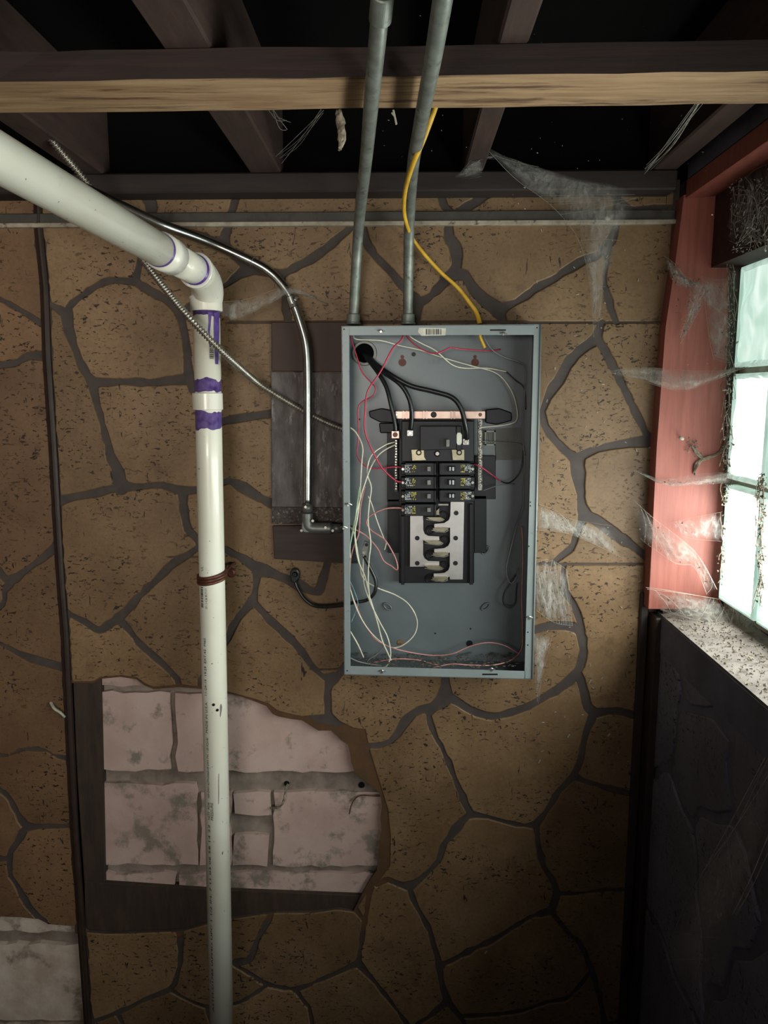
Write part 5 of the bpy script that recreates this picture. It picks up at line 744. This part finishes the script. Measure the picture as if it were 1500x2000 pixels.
# ------------------------------------------------------------ conduits
def pipe_thing(name,label,pts,r,m,catg='conduit',sides=14,n=6,parts=()):
    bm=B(); tube(bm,pts,r,sides,n); rt=root(name,label,catg,pts[0]); fin('tube',bm,M[m],rt,True)
    return rt
def ring(par,name,c,d,r,h,m,sides=18):
    bm=B(); d=Vector(d).normalized(); disc(bm,Vector(c)-d*h/2,r,d,h,sides); return fin(name,bm,M[m],par,False,bev=min(r*0.12,0.0012))
P1=[S(690,634,-.055),S(691.5,600,-.055),DD(700,450,1.36),DD(715,310,1.12),DD(727,180,.90),DD(736,90,.81),DD(745,0,.76),DD(760,-120,.73)]
c1=pipe_thing('steel_conduit','grey weathered conduit rising from the left of the panel top, left of the pair',P1,.0093,'conduit')
ring(c1,'coupling',P1[0]+Vector((0,0,.010)),(0,0,1),.0125,.018,'conduit'); ring(c1,'locknut',P1[0]+Vector((0,0,.002)),(0,0,1),.0145,.004,'conduit')
tp=DD(745,14,.765); ring(c1,'coupling',tp,(P1[6]-P1[5]),.0118,.03,'conduit')
P2=[S(797,634,-.055),S(797,600,-.055),DD(799,450,1.36),DD(806,330,1.18),DD(820,250,1.00),DD(843,130,.81),DD(863,10,.69),DD(880,-100,.63)]
c2=pipe_thing('steel_conduit','grey weathered conduit behind the yellow cable, right of the pair',P2,.0093,'conduit')
ring(c2,'coupling',P2[0]+Vector((0,0,.010)),(0,0,1),.0125,.018,'conduit'); ring(c2,'locknut',P2[0]+Vector((0,0,.002)),(0,0,1),.0145,.004,'conduit')
for q in (c1,c2):
    pass
# shiny conduit
ye=-0.045
P3=[DD(-60,270,.88),DD(0,300,.96),DD(150,362,1.16),DD(300,432,1.35),S(400,470,ye-.02),S(492,511,ye-.004),S(530,534,ye),S(556,562,ye),S(573,592,ye),S(588,635,ye),S(598,675,ye),S(601,730,ye),S(601,850,ye),S(600,990,ye)]
c3=pipe_thing('shiny_conduit','shiny galvanised conduit bending down beside the panel to a cast elbow',P3,.0089,'steel',sides=18,n=6)
ring(c3,'seam_ring',S(493,511.5,ye-.004),S(500,516,ye)-S(485,508,ye),.0094,.0015,'castfit')
cp=S(571,590,ye); d3=S(576,603,ye)-S(567,578,ye)
ring(c3,'coupling',cp,d3,.0112,.022,'steel'); 
for x,y in((578,584),(570,597)):
    bm=B(); disc(bm,S(x,y,ye-.011),.0035,(0.3,-1,0.2),.004,10,.003); fin('screw',bm,M['screw'],c3)
# elbow fitting
el=root('conduit_elbow','cast metal pulling elbow joining the shiny conduit to the panel side','fitting',S(598,1030,ye))
bm=B(); tube(bm,[S(600,984,ye),S(600,1000,ye)],.0105,16,1); fin('top_sleeve',bm,M['castfit'],el,True)
bm=B(); tube(bm,[S(600,1002,ye),S(600,1010,ye),S(600.5,1022,ye),S(606,1030,ye),S(620,1032,ye),S(648,1032,ye)],.0118,18,5); fin('body',bm,M['castfit'],el,True)
bm=B(); prism(bm,[(589,1018),(602,1022),(618,1032),(614,1041),(594,1041),(588,1036)],ye-.009,ye+.009); fin('corner_cover',bm,M['castfit'],el,bev=.002)
bm=B(); tube(bm,[S(622,1032,ye),S(650,1032,ye)],.0100,16,1); fin('side_sleeve',bm,M['castfit'],el,True)
bm=B(); tube(bm,[S(647,1032,ye),S(668,1032,ye)],.0092,16,1); fin('nipple',bm,M['castfit'],el,True)
for x,y in((597,990),(589,1036),(611,1017),(636,1030),(650,1036)):
    bm=B(); disc(bm,S(x,y,ye-.0108),.0034,(0,-1,0),.003,12,.0026); fin('screw',bm,M['screw'],el)
# ------------------------------------------------------------ armoured cable
def bxc(pts,r,label):
    rt=root('armoured_cable',label,'cable',pts[-1]); Q=cat(pts,40); 
    # resample by length
    out=[Q[0]]; acc=0; step=0.0011
    for a,b in zip(Q,Q[1:]):
        L=(b-a).length; t=step-acc
        while t<=L: out.append(a+(b-a)*(t/L)); t+=step
        acc=(acc+L)%step
    m=len(out); bm=B()
    tube(bm,out,lambda u: r*(0.80+0.20*math.sin(u*(m-1)*2*math.pi/5.0)) ,10,1); fin('armour',bm,M['bx'],rt,True); return rt
P4=[DD(62,226,1.20),DD(110,285,1.24),DD(170,357,1.29),DD(225,435,1.32),DD(286,517,1.33),DD(335,580,1.32),DD(382,634,1.31),DD(440,692,1.35),S(500,745,-.06),S(545,775,-.035),S(590,801,-.024),S(630,822,-.03),S(664,836,-.045),S(680,842,-.05)]
ac=bxc(P4,.0067,'ribbed steel armoured cable slanting in front of the white pipe into the panel')
bm=B()
for k in range(6):
    a=P4[0]; d=Vector((R_.uniform(-1,1)*.006,R_.uniform(-1,1)*.004,R_.uniform(-.2,1)*.006)); tube(bm,[a+Vector((0,0,0)),a+d*.6+Vector((-.002,0,.005)),a+d+Vector((-.003,0,.012))],.0016,6,3)
fin('yellow_end',bm,M['yellow'],ac,True)
# yellow cable from the ceiling
yc=[DD(858,170,1.02),DD(852,202,1.04),DD(841,235,1.05),DD(826,275,1.07),DD(806,322,1.11),DD(792,370,1.20),DD(789,410,1.28),DD(795,440,1.32),S(806,466,-.075),S(829,497,-.065),S(861,532,-.055),S(893,561,-.05),S(915,589,-.05),S(930,610,-.05),S(937,632,-.055)]
bm=B(); tube(bm,yc,[.0042,.0038,.0034,.0036,.0048],9,6); tag(fin('yellow_cable',bm,M['yellow'],None,True),'yellow jacketed cable hanging from the ceiling into the top of the panel','cable')
# ------------------------------------------------------------ white drain pipe
RP=.0243
yv=-0.108
def vp(px,py): return S(px,py,yv)
top=vp(404,590); elb=DD(402,548,1.335)
pa=DD(-90,246,.655); pb=DD(0,309,.76); pc=DD(300,484,1.115); pd=DD(372,522,1.255)
dr=root('drain_pipe','white drain pipe with purple primer coming from the upper left and turning down the wall','pipe',S(433,2040,yv))
# straight slanted run
d=(pd-pb).normalized(); pstart=pb-d*0.75
def straight(name,a,b,r,m,par,sides=32,lab=None):
    bm=B(); tube(bm,[a,b],r,sides,1); o=fin(name,bm,m,par,True); 
    if lab: o['label']=lab
    return o
L1=(DD(322,497,1.155)-pstart).length
mid_y=(pstart.y+DD(322,497,1.155).y)/2
q1=DD(318,492,1.150)
mA=pvc_mat('white_pvc_long',1,[((q1.y-mid_y)-0.012,(q1.y-mid_y)+0.01)],drips=False)
straight('long_run',pstart,q1,RP,mA,dr)
q0=DD(298,480,1.10); q2=DD(334,502,1.19)
cpa=q1-d*0.012; cpb=q1+d*0.030
M['pvc']=pvc_mat('white_pvc',2,[],'#e6e4da'); 
# purple smear ring then coupling socket then short piece then elbow
straight('primer_ring',q1-d*.016,q1-d*.009,RP+.0006,nmat('purple_primer','#3f2a68','#5b4385',60,0.3,bump=0),dr)
M['primer']=bpy.data.materials['purple_primer']
straight('coupling',q1-d*.010,q1+d*.034,RP*1.14,M['pvc'],dr)
q3_=DD(388,533,1.29)
straight('short_run',q1+d*.03,pd+d*.055,RP*1.0,M['pvc'],dr)
straight('primer_ring',pd+d*.012,pd+d*.030,RP+.0009,M['primer'],dr)
# elbow: swept from slanted direction to vertical
e0=pd+d*.022; tv=(vp(405,640)-vp(403,580)).normalized()
hub=vp(403,596)
ctrl=e0+d*.05
cor=None
# closest point between the two axes
w0=e0-hub; a_=d.dot(d); b_=d.dot(tv); c_=tv.dot(tv); d_=d.dot(w0); e_=tv.dot(w0); den=a_*c_-b_*b_
s1=(b_*e_-c_*d_)/den; t1=(a_*e_-b_*d_)/den; cor=(e0+d*s1+hub+tv*t1)/2
arc=[]
st=e0; endp=hub+Vector((0,0,0.006))
for k in range(9):
    t=k/8; arc.append(st*(1-t)**2+cor*2*t*(1-t)+endp*t*t)
bm=B(); tube(bm,arc,RP*1.16,32,1); fin('elbow',bm,M['pvc'],dr,True)
ring(dr,'elbow_lip',st+d*.002,d,RP*1.22,.008,'pvc',32)
ring(dr,'hub',hub-tv*0.0,tv,RP*1.19,.022,'pvc',32)
ring(dr,'hub_lip',hub-tv*0.012,tv,RP*1.24,.006,'pvc',32)
# vertical run (slight lean)
va=hub; vb=vp(434,2060)
zc=(va.z+vb.z)/2
def zl_(py,px=410): return vp(px,py).z-zc
bands=[(zl_(618),zl_(600)),(zl_(764),zl_(742)),(zl_(836),zl_(800))]
mV=pvc_mat('white_pvc_upright',2,bands)
bm=B(); tube(bm,[va,vp(409,900),vp(418,1300),vb],RP,36,1); fin('upright_run',bm,mV,dr,True)
cc=vp(405.5,786); ring(dr,'coupling',vp(405.5,784),tv,RP*1.14,(vp(405,768)-vp(405,801)).length,'pvc',32)
# primer drips down the right front of the pipe
def wrap(me,axis_a,axis_b,ang0,r,u0,flip=False):
    """lay a flat mesh (x = along the pipe upwards, y = round it) on the pipe"""
    ax=(axis_b-axis_a); L=ax.length; ax=ax/L; side=Vector((1,0,0)); side=(side-ax*side.dot(ax)).normalized(); fr=ax.cross(side); 
    if fr.y>0: fr=-fr
    for v in me.vertices:
        t=ang0+v.co.y/r; rad=r+0.00025+v.co.z
        p=axis_a+ax*(u0+v.co.x)+side*math.sin(t)*rad+fr*math.cos(t)*rad; v.co=p
    return me
def pipe_text(s,size,py_bottom,ang,name='printed_text',squeeze=None,m='print_k'):
    me=text_mesh(s,size,0.0001)
    if squeeze:
        w_=max(v.co.x for v in me.vertices); k=squeeze/w_
        for v in me.vertices: v.co.x*=k
    for v in me.vertices: v.co.y=-v.co.y
    for v in me.vertices: v.co.y=v.co.y
    a=vp(418+(py_bottom-1300)*0.0205,py_bottom); b=vp(418+(py_bottom-1380)*0.0205,py_bottom-80)
    # text read upward: glyph up direction points left
    for v in me.vertices: v.co.y=v.co.y
    wrap(me,a,b,ang,RP,0.0); return link(name,me,M[m],dr)
def lenpx(y0,y1): return (vp(420,y0)-vp(420,y1)).length
LFT=math.radians(-44)
pipe_text('MADE IN U.S.A.',.0075,1423,math.radians(-21),squeeze=lenpx(1423,1362))
pipe_text('11-29-19  19:29  EXT.42  M60',.0075,1352,math.radians(-22),squeeze=lenpx(1352,1240))
pipe_text('NOT  FOR',.0075,1590,math.radians(-19),squeeze=lenpx(1590,1556))
pipe_text('PRESSURE',.0075,1590,math.radians(-3),squeeze=lenpx(1590,1556))
pipe_text('NSF-DWV ASTM-D2665-09 DWV PVC 1120 SCH-40',.0065,1548,math.radians(-20),squeeze=lenpx(1548,1432))
pipe_text('ASTM-D1785 IAPMO UPC 1 1/2 IN. 7 11 03 06 58 14 22',.0065,1960,math.radians(-21),squeeze=lenpx(1960,1600))
pipe_text('UL',.0075,1111,math.radians(-28),squeeze=lenpx(1111,1102))
def pipe_bars(y0,y1,ang,wd):
    bm=B(); u=0; L=lenpx(y0,y1); 
    while u<L:
        t=R_.choice((.0006,.001,.0018)); v=[bm.verts.new(q) for q in((u,0,0),(u+t,0,0),(u+t,wd,0),(u,wd,0))]; bm.faces.new(v); u+=t+R_.choice((.0005,.0009,.0014))
    me=bpy.data.meshes.new('barcode'); bm.to_mesh(me); bm.free()
    a=vp(410 if y0<900 else 415,y0); b=vp((410 if y0<900 else 415)-1.6,y0-80); wrap(me,a,b,ang,RP,0); link('barcode',me,M['print_k'],dr)
pipe_bars(702,666,math.radians(13),.0075); pipe_bars(1181,1143,math.radians(-45),.0065)
pipe_text('071 3 4 26 90 7117',.006,1183,math.radians(-10),squeeze=lenpx(1183,1144))
def pipe_patch(pts,m,name):
    """pts: (py, angle deg)"""
    bm=B(); vs=[]
    for py,an in pts:
        a=vp(404+(py-600)*0.0216,py); t=math.radians(an); rad=RP+.0003
        vs.append(bm.verts.new(a+Vector((math.sin(t)*rad,-math.cos(t)*rad,0))))
    n=len(vs)//2
    for i in range(n-1): bm.faces.new((vs[i],vs[i+1],vs[2*n-2-i],vs[2*n-1-i]))
    return fin(name,bm,M[m],dr)
pipe_patch([(612,18),(630,20),(650,16),(668,19),(680,22),(680,27),(668,26),(650,25),(630,30),(612,34)],'primer','primer_drip')
pipe_patch([(612,44),(640,42),(665,43),(690,44),(712,46),(712,62),(690,66),(665,70),(640,74),(612,74)],'primer','primer_drip')
for x,y,a_1 in((0,1367,8),(0,1378,24)):
    a=vp(418+(y-1300)*0.0205,y); t=math.radians(a_1); p=a+Vector((math.sin(t)*RP,-math.cos(t)*RP,0))
    bm=B(); disc(bm,p+Vector((0,.001,0)),.0036,(math.sin(t),-math.cos(t),0),.003,10,.002); fin('plug_scar',bm,M['black'],dr,bev=.0006)
pipe_patch([(1368,38),(1374,35),(1380,36),(1392,34),(1392,36),(1380,43),(1374,45),(1368,42)],'mark','smudge')
pipe_patch([(1500,22),(1520,20),(1540,19),(1558,18),(1558,20),(1540,22),(1520,22.5),(1500,24)],'mark','scratch')
# copper strap round the pipe
sp_=root('pipe_strap','brown copper strap ring holding the white pipe to the wall','strap',vp(415,1127))
a=vp(414.5,1125); 
for k,dz in enumerate((-.0055,.0,.0055)):
    bm=B(); P=[a+Vector((math.cos(t)*(RP+.0018),math.sin(t)*(RP+.0018),dz+0.18*math.cos(t)*(RP)+0.16*math.sin(t)*RP)) for t in [2*math.pi*i/32 for i in range(33)]]
    tube(bm,P,.0032,8,1,False); fin('band',bm,M['strap'],sp_,True)
bm=B(); tube(bm,[a+Vector((RP,.004,.004)),S(445,1112,-.05),S(452,1104,-.02),S(459,1100,-.004)],.003,8,4); fin('hanger_tail',bm,M['strap'],sp_,True)
bm=B(); disc(bm,S(452,1118,-.002),.012,(0,-1,0),.006,10,.007); fin('wall_anchor',bm,M['strap'],sp_,bev=.001)
# ------------------------------------------------------------ cobwebs
def strands(bm,A,Bp,n,r,sag=.01,spread=.004):
    for k in range(n):
        j=lambda s: Vector((R_.gauss(0,s),R_.gauss(0,s),R_.gauss(0,s)))
        a=A+j(spread); b=Bp+j(spread); m=(a+b)/2+Vector((0,0,-sag*R_.random()))+j(spread*.6)
        tube(bm,[a,m,b],r*R_.uniform(.5,1.2),3,5,False)
def lp(A,u):
    k=u*(len(A)-1); i=min(int(k),len(A)-2); return A[i].lerp(A[i+1],k-i)
def sheet_between(ea,eb,nu=34,nv=14,rough=.0016,sag=.006):
    A=cat(ea,10); Bq=cat(eb,10); bm=B(); g=[]; fl=bm.verts.layers.float.new('fade'); ph=R_.random()*9
    for j in range(nv+1):
        v=j/nv; row=[]
        for i in range(nu+1):
            u=i/nu; p=lp(A,u).lerp(lp(Bq,u),v)
            s_=math.sin(math.pi*u)*math.sin(math.pi*v)
            p=p+Vector((0,R_.gauss(0,rough)+sag*s_*math.sin(u*7+v*3),R_.gauss(0,rough*.5)-sag*.5*s_)); vt=bm.verts.new(p); e_=min(u,1-u)*6; ev=4*v*(1-v)*1.3-0.05+.4*math.sin(u*23+ph)*math.sin(u*9+ph*2); vt[fl]=max(0,min(1,min(e_,ev)))**1.2; row.append(vt)
        g.append(row)
    for j in range(nv):
        for i in range(nu): bm.faces.new((g[j][i],g[j][i+1],g[j+1][i+1],g[j+1][i]))
    return bm,A,Bq
def bits(bm,fn,n,r0,r1):
    for i in range(n):
        p=fn(); s=R_.uniform(r0,r1); q=Quaternion((R_.random(),R_.random(),R_.random(),R_.random())).normalized().to_matrix().to_4x4()
        mtx=Matrix.Translation(p)@q@Matrix.Diagonal((s*R_.uniform(1,3),s,s*.6,1))
        v=[bm.verts.new(mtx@Vector(c)) for c in((1,0,-.5),(-.6,.9,-.5),(-.6,-.9,-.5),(0,0,.9))]
        for a,b,c in((0,1,2),(0,3,1),(1,3,2),(2,3,0)): bm.faces.new((v[a],v[b],v[c]))
def cobweb(label,ea,eb,m='web_mid',edge=6,nbits=12,er=.00013,fill=6,sag=.006,rough=.0016,group=None):
    bm,A,Bq=sheet_between(ea,eb,sag=sag,rough=rough); rt=fin('cobweb',bm,M[m],None,True); tag(rt,label,'cobweb',group)
    bm=B()
    for E_ in((A,) if m=='web' else (A,Bq)):
        for k in range(1 if edge<10 else 2):
            o=Vector((R_.gauss(0,.0008),R_.gauss(0,.0008),R_.gauss(0,.0008))); tube(bm,[p+o*(1+math.sin(i*1.0+k)) for i,p in enumerate(E_[::4]+[E_[-1]])],er,3,2,False)
    for k in range(fill):
        i=R_.randrange(len(A)); j=min(max(i+R_.randrange(-8,9),0),len(Bq)-1); a,b=A[i],Bq[j]; tube(bm,[a,(a+b)/2+Vector((R_.gauss(0,.003),R_.gauss(0,.003),R_.gauss(0,.003))),b],er*.8,3,4,False)
    if len(bm.verts):
        s_=fin('strands',bm,M['strand'],rt); s_['kind']='stuff'
    if nbits:
        bm=B(); bits(bm,lambda: A[R_.randrange(len(A))].lerp(Bq[R_.randrange(len(Bq))],R_.random()),nbits,.0006,.0018)
        s_=fin('caught_debris',bm,M['debris'],rt); s_['kind']='stuff'
    return rt
def W(px,py,y): return S(px,py,y)
cobweb('tall thin cobweb veil hanging from the ceiling beside the window, in front of the wall',
 [W(925,262,-.18),W(1000,345,-.12),W(1075,400,-.1),W(1130,470,-.09),W(1152,560,-.07),W(1160,660,-.03)],
 [W(960,300,-.16),W(1120,345,-.12),W(1240,380,-.1),W(1212,470,-.09),W(1182,560,-.07),W(1168,668,-.03)],'web',6,26,.0003,10,.012)
cobweb('small cobweb fan under the narrow joist right of the yellow cable',[W(930,300,-.12),W(905,330,-.1),W(890,345,-.06)],[W(985,310,-.12),W(955,300,-.12),W(940,345,-.06)],'web',4,6)
cobweb('drooping grey cobweb hammock tied across the red jamb to the glass blocks',
 [W(1185,724,-.03),W(1245,716,-.05),W(1320,722,-.07),W(1400,722,-.085),W(1455,712,-.10),W(1500,700,-.12)],
 [W(1185,726,-.03),W(1260,745,-.05),W(1330,765,-.07),W(1385,748,-.085),W(1445,722,-.10),W(1500,704,-.12)],'web_thick',8,26,.00015,14)
cobweb('narrow cobweb band crossing the jamb at the middle mortar joint',
 [W(1242,918,-.03),W(1290,934,-.05),W(1350,928,-.07),W(1420,922,-.09),W(1500,940,-.13)],
 [W(1242,921,-.03),W(1300,948,-.05),W(1360,947,-.07),W(1430,945,-.09),W(1500,952,-.13)],'web_thick',8,10,.00015,14)
cobweb('thick funnel cobweb slanting down over the lower red jamb',
 [W(1238,975,-.03),W(1275,1010,-.055),W(1320,1045,-.07),W(1365,1085,-.075),W(1400,1150,-.08)],
 [W(1250,1050,-.03),W(1275,1070,-.055),W(1320,1100,-.065),W(1355,1105,-.07),W(1380,1160,-.08)],'web_thick',10,50,.0002,14)
cobweb('hazy white cobweb over the lower jamb above the funnel web',
 [W(1310,1022,-.06),W(1360,1010,-.07),W(1410,1000,-.08)],[W(1330,1045,-.06),W(1375,1052,-.07),W(1415,1058,-.08)],'web_mid',6,8)
cobweb('frayed cobweb reaching from the right flange across the wall at mid height',
 [W(1046,985,-.08),W(1085,1000,-.05),W(1120,1015,-.03),W(1195,1030,-.01)],
 [W(1046,1035,-.08),W(1100,1040,-.05),W(1150,1058,-.03),W(1215,1090,-.01)],'web_mid',8,30,.00015,16)
cobweb('tangled dusty cobweb clump beside the lower right flange',
 [W(1044,1100,-.06),W(1075,1092,-.03),W(1110,1115,-.01)],
 [W(1044,1190,-.06),W(1080,1215,-.03),W(1118,1222,-.01)],'web_mid',8,70,.00015,22,rough=.004)
cobweb('pointed cobweb spike hanging below the right flange corner',
 [W(1041,1235,-.07),W(1044,1280,-.06),W(1046,1330,-.04),W(1049,1372,-.02)],
 [W(1078,1240,-.03),W(1066,1290,-.03),W(1056,1335,-.03),W(1050,1374,-.02)],'web_mid',8,6,.00015,8)
cobweb('grey dusty cobweb curtain over the upper red jamb',
 [W(1370,540,-.07),W(1378,600,-.07),W(1385,660,-.07),W(1395,705,-.07)],
 [W(1420,545,-.085),W(1425,600,-.085),W(1424,660,-.085),W(1424,712,-.085)],'web_mid',6,30,.00015,12)
cobweb('clumped dirty cobweb streak down the left of the red jamb',
 [W(1296,500,-.05),W(1320,520,-.06),W(1345,555,-.07),W(1345,600,-.07),W(1328,660,-.06)],
 [W(1310,540,-.05),W(1330,560,-.06),W(1385,560,-.07),W(1362,615,-.07),W(1330,670,-.06)],'web_mid',8,150,.00015,26,rough=.004)
cobweb('web strip stretched between the white pipe hub and the shiny conduit',
 [W(432,590,-.11),W(480,586,-.09),W(530,568,-.07),W(575,562,-.055),W(640,592,-.01)],
 [W(432,618,-.11),W(465,624,-.09),W(520,598,-.07),W(575,572,-.055),W(645,598,-.01)],'web',4,3)
cobweb('dense dusty web mass under the window header above the glass',
 [SX(1424,378,.562),SX(1450,352,.56),SX(1475,332,.56),SX(1515,312,.56)],
 [SX(1424,470,.562),SX(1450,480,.56),SX(1475,470,.56),SX(1515,480,.56)],'web_mid',2,60,.0003,0,rough=.006,sag=.01)
cobweb('blanket of pale web lying over the back of the window sill',
 [W(1264,1150,-.045),W(1330,1158,-.06),W(1400,1170,-.07),W(1440,1180,-.12),W(1505,1215,-.2)],
 [W(1290,1190,-.05),W(1340,1205,-.09),W(1400,1222,-.13),W(1450,1245,-.18),W(1510,1262,-.24)],'web_thick',10,60,.00035,30,rough=.003)
cobweb('dim web sheet sagging in the dark lower right corner',
 [SX(1505,1478,.50),SX(1440,1590,.49),SX(1372,1705,.47),SX(1330,1790,.45),SX(1300,1880,.44)],
 [SX(1505,1640,.50),SX(1470,1710,.49),SX(1432,1780,.47),SX(1400,1860,.46),SX(1380,1980,.46)],'web',4,12,.00015,6)
bm=B()
def hp(): return SX(R_.uniform(1426,1510),R_.uniform(345,495),.556+R_.uniform(-.012,.012))
for k in range(90):
    a,b,c_=hp(),hp(),hp(); b=a.lerp(b,.45); c_=b.lerp(c_,.35); tube(bm,[a,b,c_],R_.uniform(.00015,.0007),3,4,False)
bits(bm,hp,160,.0006,.0024)
tag(fin('cobweb_tangle',bm,M['strand'],None),'tangle of dusty threads crossing below the window header beside the egg sac','cobweb')
for lab,a,b,n,r in (('pair of pale web strands slanting across the dark lower right corner',SX(1505,1478,.495),SX(1372,1705,.465),3,.0005),('knotted pale web strand below the first in the lower right corner',SX(1505,1640,.495),SX(1430,1785,.465),3,.0006),('bundle of fine web strands slanting under the strapping board near the window',W(1265,330,-.12),W(1375,185,-.42),9,.0003),
 ('fine web strands looped under the board left of the conduits',W(530,215,-.3),W(565,250,-.3),4,.0006),
 ('web strands between the board and the ledger left of the conduits',W(632,215,-.3),W(545,312,-.1),5,.0004),
 ('long web strand from the joist across the upper strapping',W(990,30,-.5),W(1002,130,-.5),4,.0005)):
    bm=B(); strands(bm,a,b,n,r); tag(fin('cobweb_strands',bm,M['strand'],None),lab,'cobweb')
# dirt and frayed web down the edge of the glass
bm=B()
for k in range(70):
    y=R_.uniform(500,1150); x=1424-(y-560)*0.022+R_.gauss(3,4); a=W(x,y,-.078); b=W(x+R_.gauss(0,7),y+R_.uniform(10,60),-.078+R_.gauss(0,.006)); tube(bm,[a,(a+b)/2+Vector((R_.gauss(0,.003),R_.gauss(0,.003),0)),b],R_.uniform(.0003,.0009),3,3,False)
def gp():
    y=R_.uniform(480,1160); return W(1424-(y-560)*0.022+R_.gauss(4,5),y,-.076+R_.gauss(0,.004))
bits(bm,gp,420,.0008,.003)
tag(fin('web_and_dirt',bm,M['debris'],None),'ragged strip of dirt and old web along the edge of the glass blocks','dirt',kind='stuff')
bm=B()
for k in range(40):
    y=R_.uniform(930,1175); x=1483+(y-930)*0.02+R_.gauss(0,3.5); a=W(x,y,-.24); b=W(x+R_.gauss(0,5),y+R_.uniform(10,50),-.24+R_.gauss(0,.006)); tube(bm,[a,b],R_.uniform(.0005,.0014),3,1,False)
bits(bm,lambda: W(1487+R_.gauss(0,4),R_.uniform(925,1185),-.24),220,.001,.003)
tag(fin('web_and_dirt',bm,M['debris'],None),'ragged dirt column on the second joint of the glass blocks','dirt',kind='stuff')
# sill crumbs
bm=B()
def spt():
    y=R_.uniform(-1.1,YJ-.01); u=R_.random(); x=XR+u*(GX-XR-.005); return Vector((x,y,ZS+(zg+.01-ZS)*(x-XR)/.3+.001))
bits(bm,spt,2200,.0006,.0022)
tag(fin('sill_crumbs',bm,M['debris'],None),'dark crumbs and insect droppings scattered over the window sill','dirt',kind='stuff')
# old twisted root-like web on the jamb
bm=B()
for pts in ([(1424,770),(1420,840),(1408,880),(1385,895),(1372,898),(1362,912),(1356,925)],[(1372,896),(1362,885),(1350,870)]):
    for k in range(5): tube(bm,[W(x+R_.gauss(0,2),y+R_.gauss(0,2),YJ-.004+R_.gauss(0,.001)) for x,y in pts],R_.uniform(.0005,.0014),4,4,False)
bits(bm,lambda: W(1353+R_.gauss(0,7),870+R_.gauss(0,9),YJ-.004),70,.0006,.0018)
tag(fin('dried_tendril',bm,M['debris'],None),'dried root-like tendril curling over the middle of the red jamb','tendril')
for i,(x,y,l) in enumerate(((1331,856,'pale cocoon stuck on the red jamb beside the tendril'),(1186,427,'pale cocoon caught in the tall veil near the rail'),(1430,448,'small pale egg sac below the window header'))):
    bm=B(); bmesh.ops.create_icosphere(bm,subdivisions=2,radius=.0045,matrix=Matrix.Translation(W(x,y,-.05 if i!=1 else -.1))@Matrix.Rotation(.5,4,'Y')@Matrix.Diagonal((1.2,.8,.8,1))); tag(fin('cocoon',bm,M['flake'],None,True),l,'cocoon')
# hanging husk under the board
bm=B(); a=W(662,205,-.45); P=[a,W(664,235,-.45),W(668,265,-.45),W(664,294,-.45)]; tube(bm,P,[.0012,.0055,.006,.0012],8,5)
for v in bm.verts: v.co+=Vector((R_.gauss(0,.0008),R_.gauss(0,.0008),R_.gauss(0,.0008)))
tag(fin('hanging_husk',bm,M['debris'],None),'brown dried husk hanging from the strapping board left of the conduits','husk')
bm=B(); tube(bm,[W(768,215,-.5),W(771,228,-.5),W(774,243,-.5)],.0013,5,3); tube(bm,[W(771,228,-.5),W(765,220,-.5)],.001,4,2); tag(fin('hanging_straw',bm,M['flake'],None),'short straw hanging between the two grey conduits','straw')
# flakes caught on wall
bm=B()
for k in range(70):
    x=R_.uniform(1030,1270); y=R_.uniform(440,1500); p=W(x,y,-.006); t=R_.uniform(0,3.1); l=R_.uniform(.002,.006); tube(bm,[p,p+Vector((math.cos(t)*l,-.001,math.sin(t)*l))],R_.uniform(.0004,.0009),4,1)
for x,y in((1108,1440),(1051,1490),(1187,1438),(1150,1334),(947,1862)): p=W(x,y,-.006); tube(bm,[p,p+Vector((.004,-.002,.007))],.0016,4,1)
tag(fin('pale_flakes',bm,M['flake'],None),'pale flakes and wisps caught on the wall panelling right of the panel','dirt',kind='stuff')
bm=B()
bits(bm,lambda: W(R_.uniform(700,1420),R_.uniform(0,420),R_.uniform(-.5,-.06)),60,.0005,.0012)
tag(fin('hanging_dust',bm,M['flake'],None),'dust specks hanging in webs among the ceiling timbers','dirt',kind='stuff')
# broken wire / root on exposed blocks
bm=B(); tube(bm,[W(765,1553,.008),W(735,1555,.008),W(703,1554,.010),W(688,1568,.008),W(682,1590,.006)],.0013,6,4); tag(fin('broken_wire',bm,M['strap'],None),'bent rusty wire on the exposed blocks at the right edge of the hole','wire')
bm=B(); tube(bm,[W(562,1532,.012),W(556,1550,.006),W(553,1568,.004),W(542,1578,.008),W(528,1578,.010)],.0022,6,4)
for v in bm.verts: v.co+=Vector((R_.gauss(0,.0007),R_.gauss(0,.0007),R_.gauss(0,.0007)))
tag(fin('root_scrap',bm,M['debris'],None),'grey scrap of root clinging to the joint between exposed blocks','scrap')
bm=B(); disc(bm,W(560,1530,.0285),.006,(0,-1,0),.0015,10); disc(bm,W(706,1533,.0285),.007,(0,-1,0),.0015,10); fin('joint_holes',bm,M['black'],wb)

bm=B(); tube(bm,[W(99,1372,-.006),W(106,1384,-.016),W(118,1392,-.014),W(126,1400,-.006)],.0032,5,4)
tag(fin('peeled_chip',bm,M['flake'],None),'curled peeling chip beside the brown upright trim at lower left','chip')
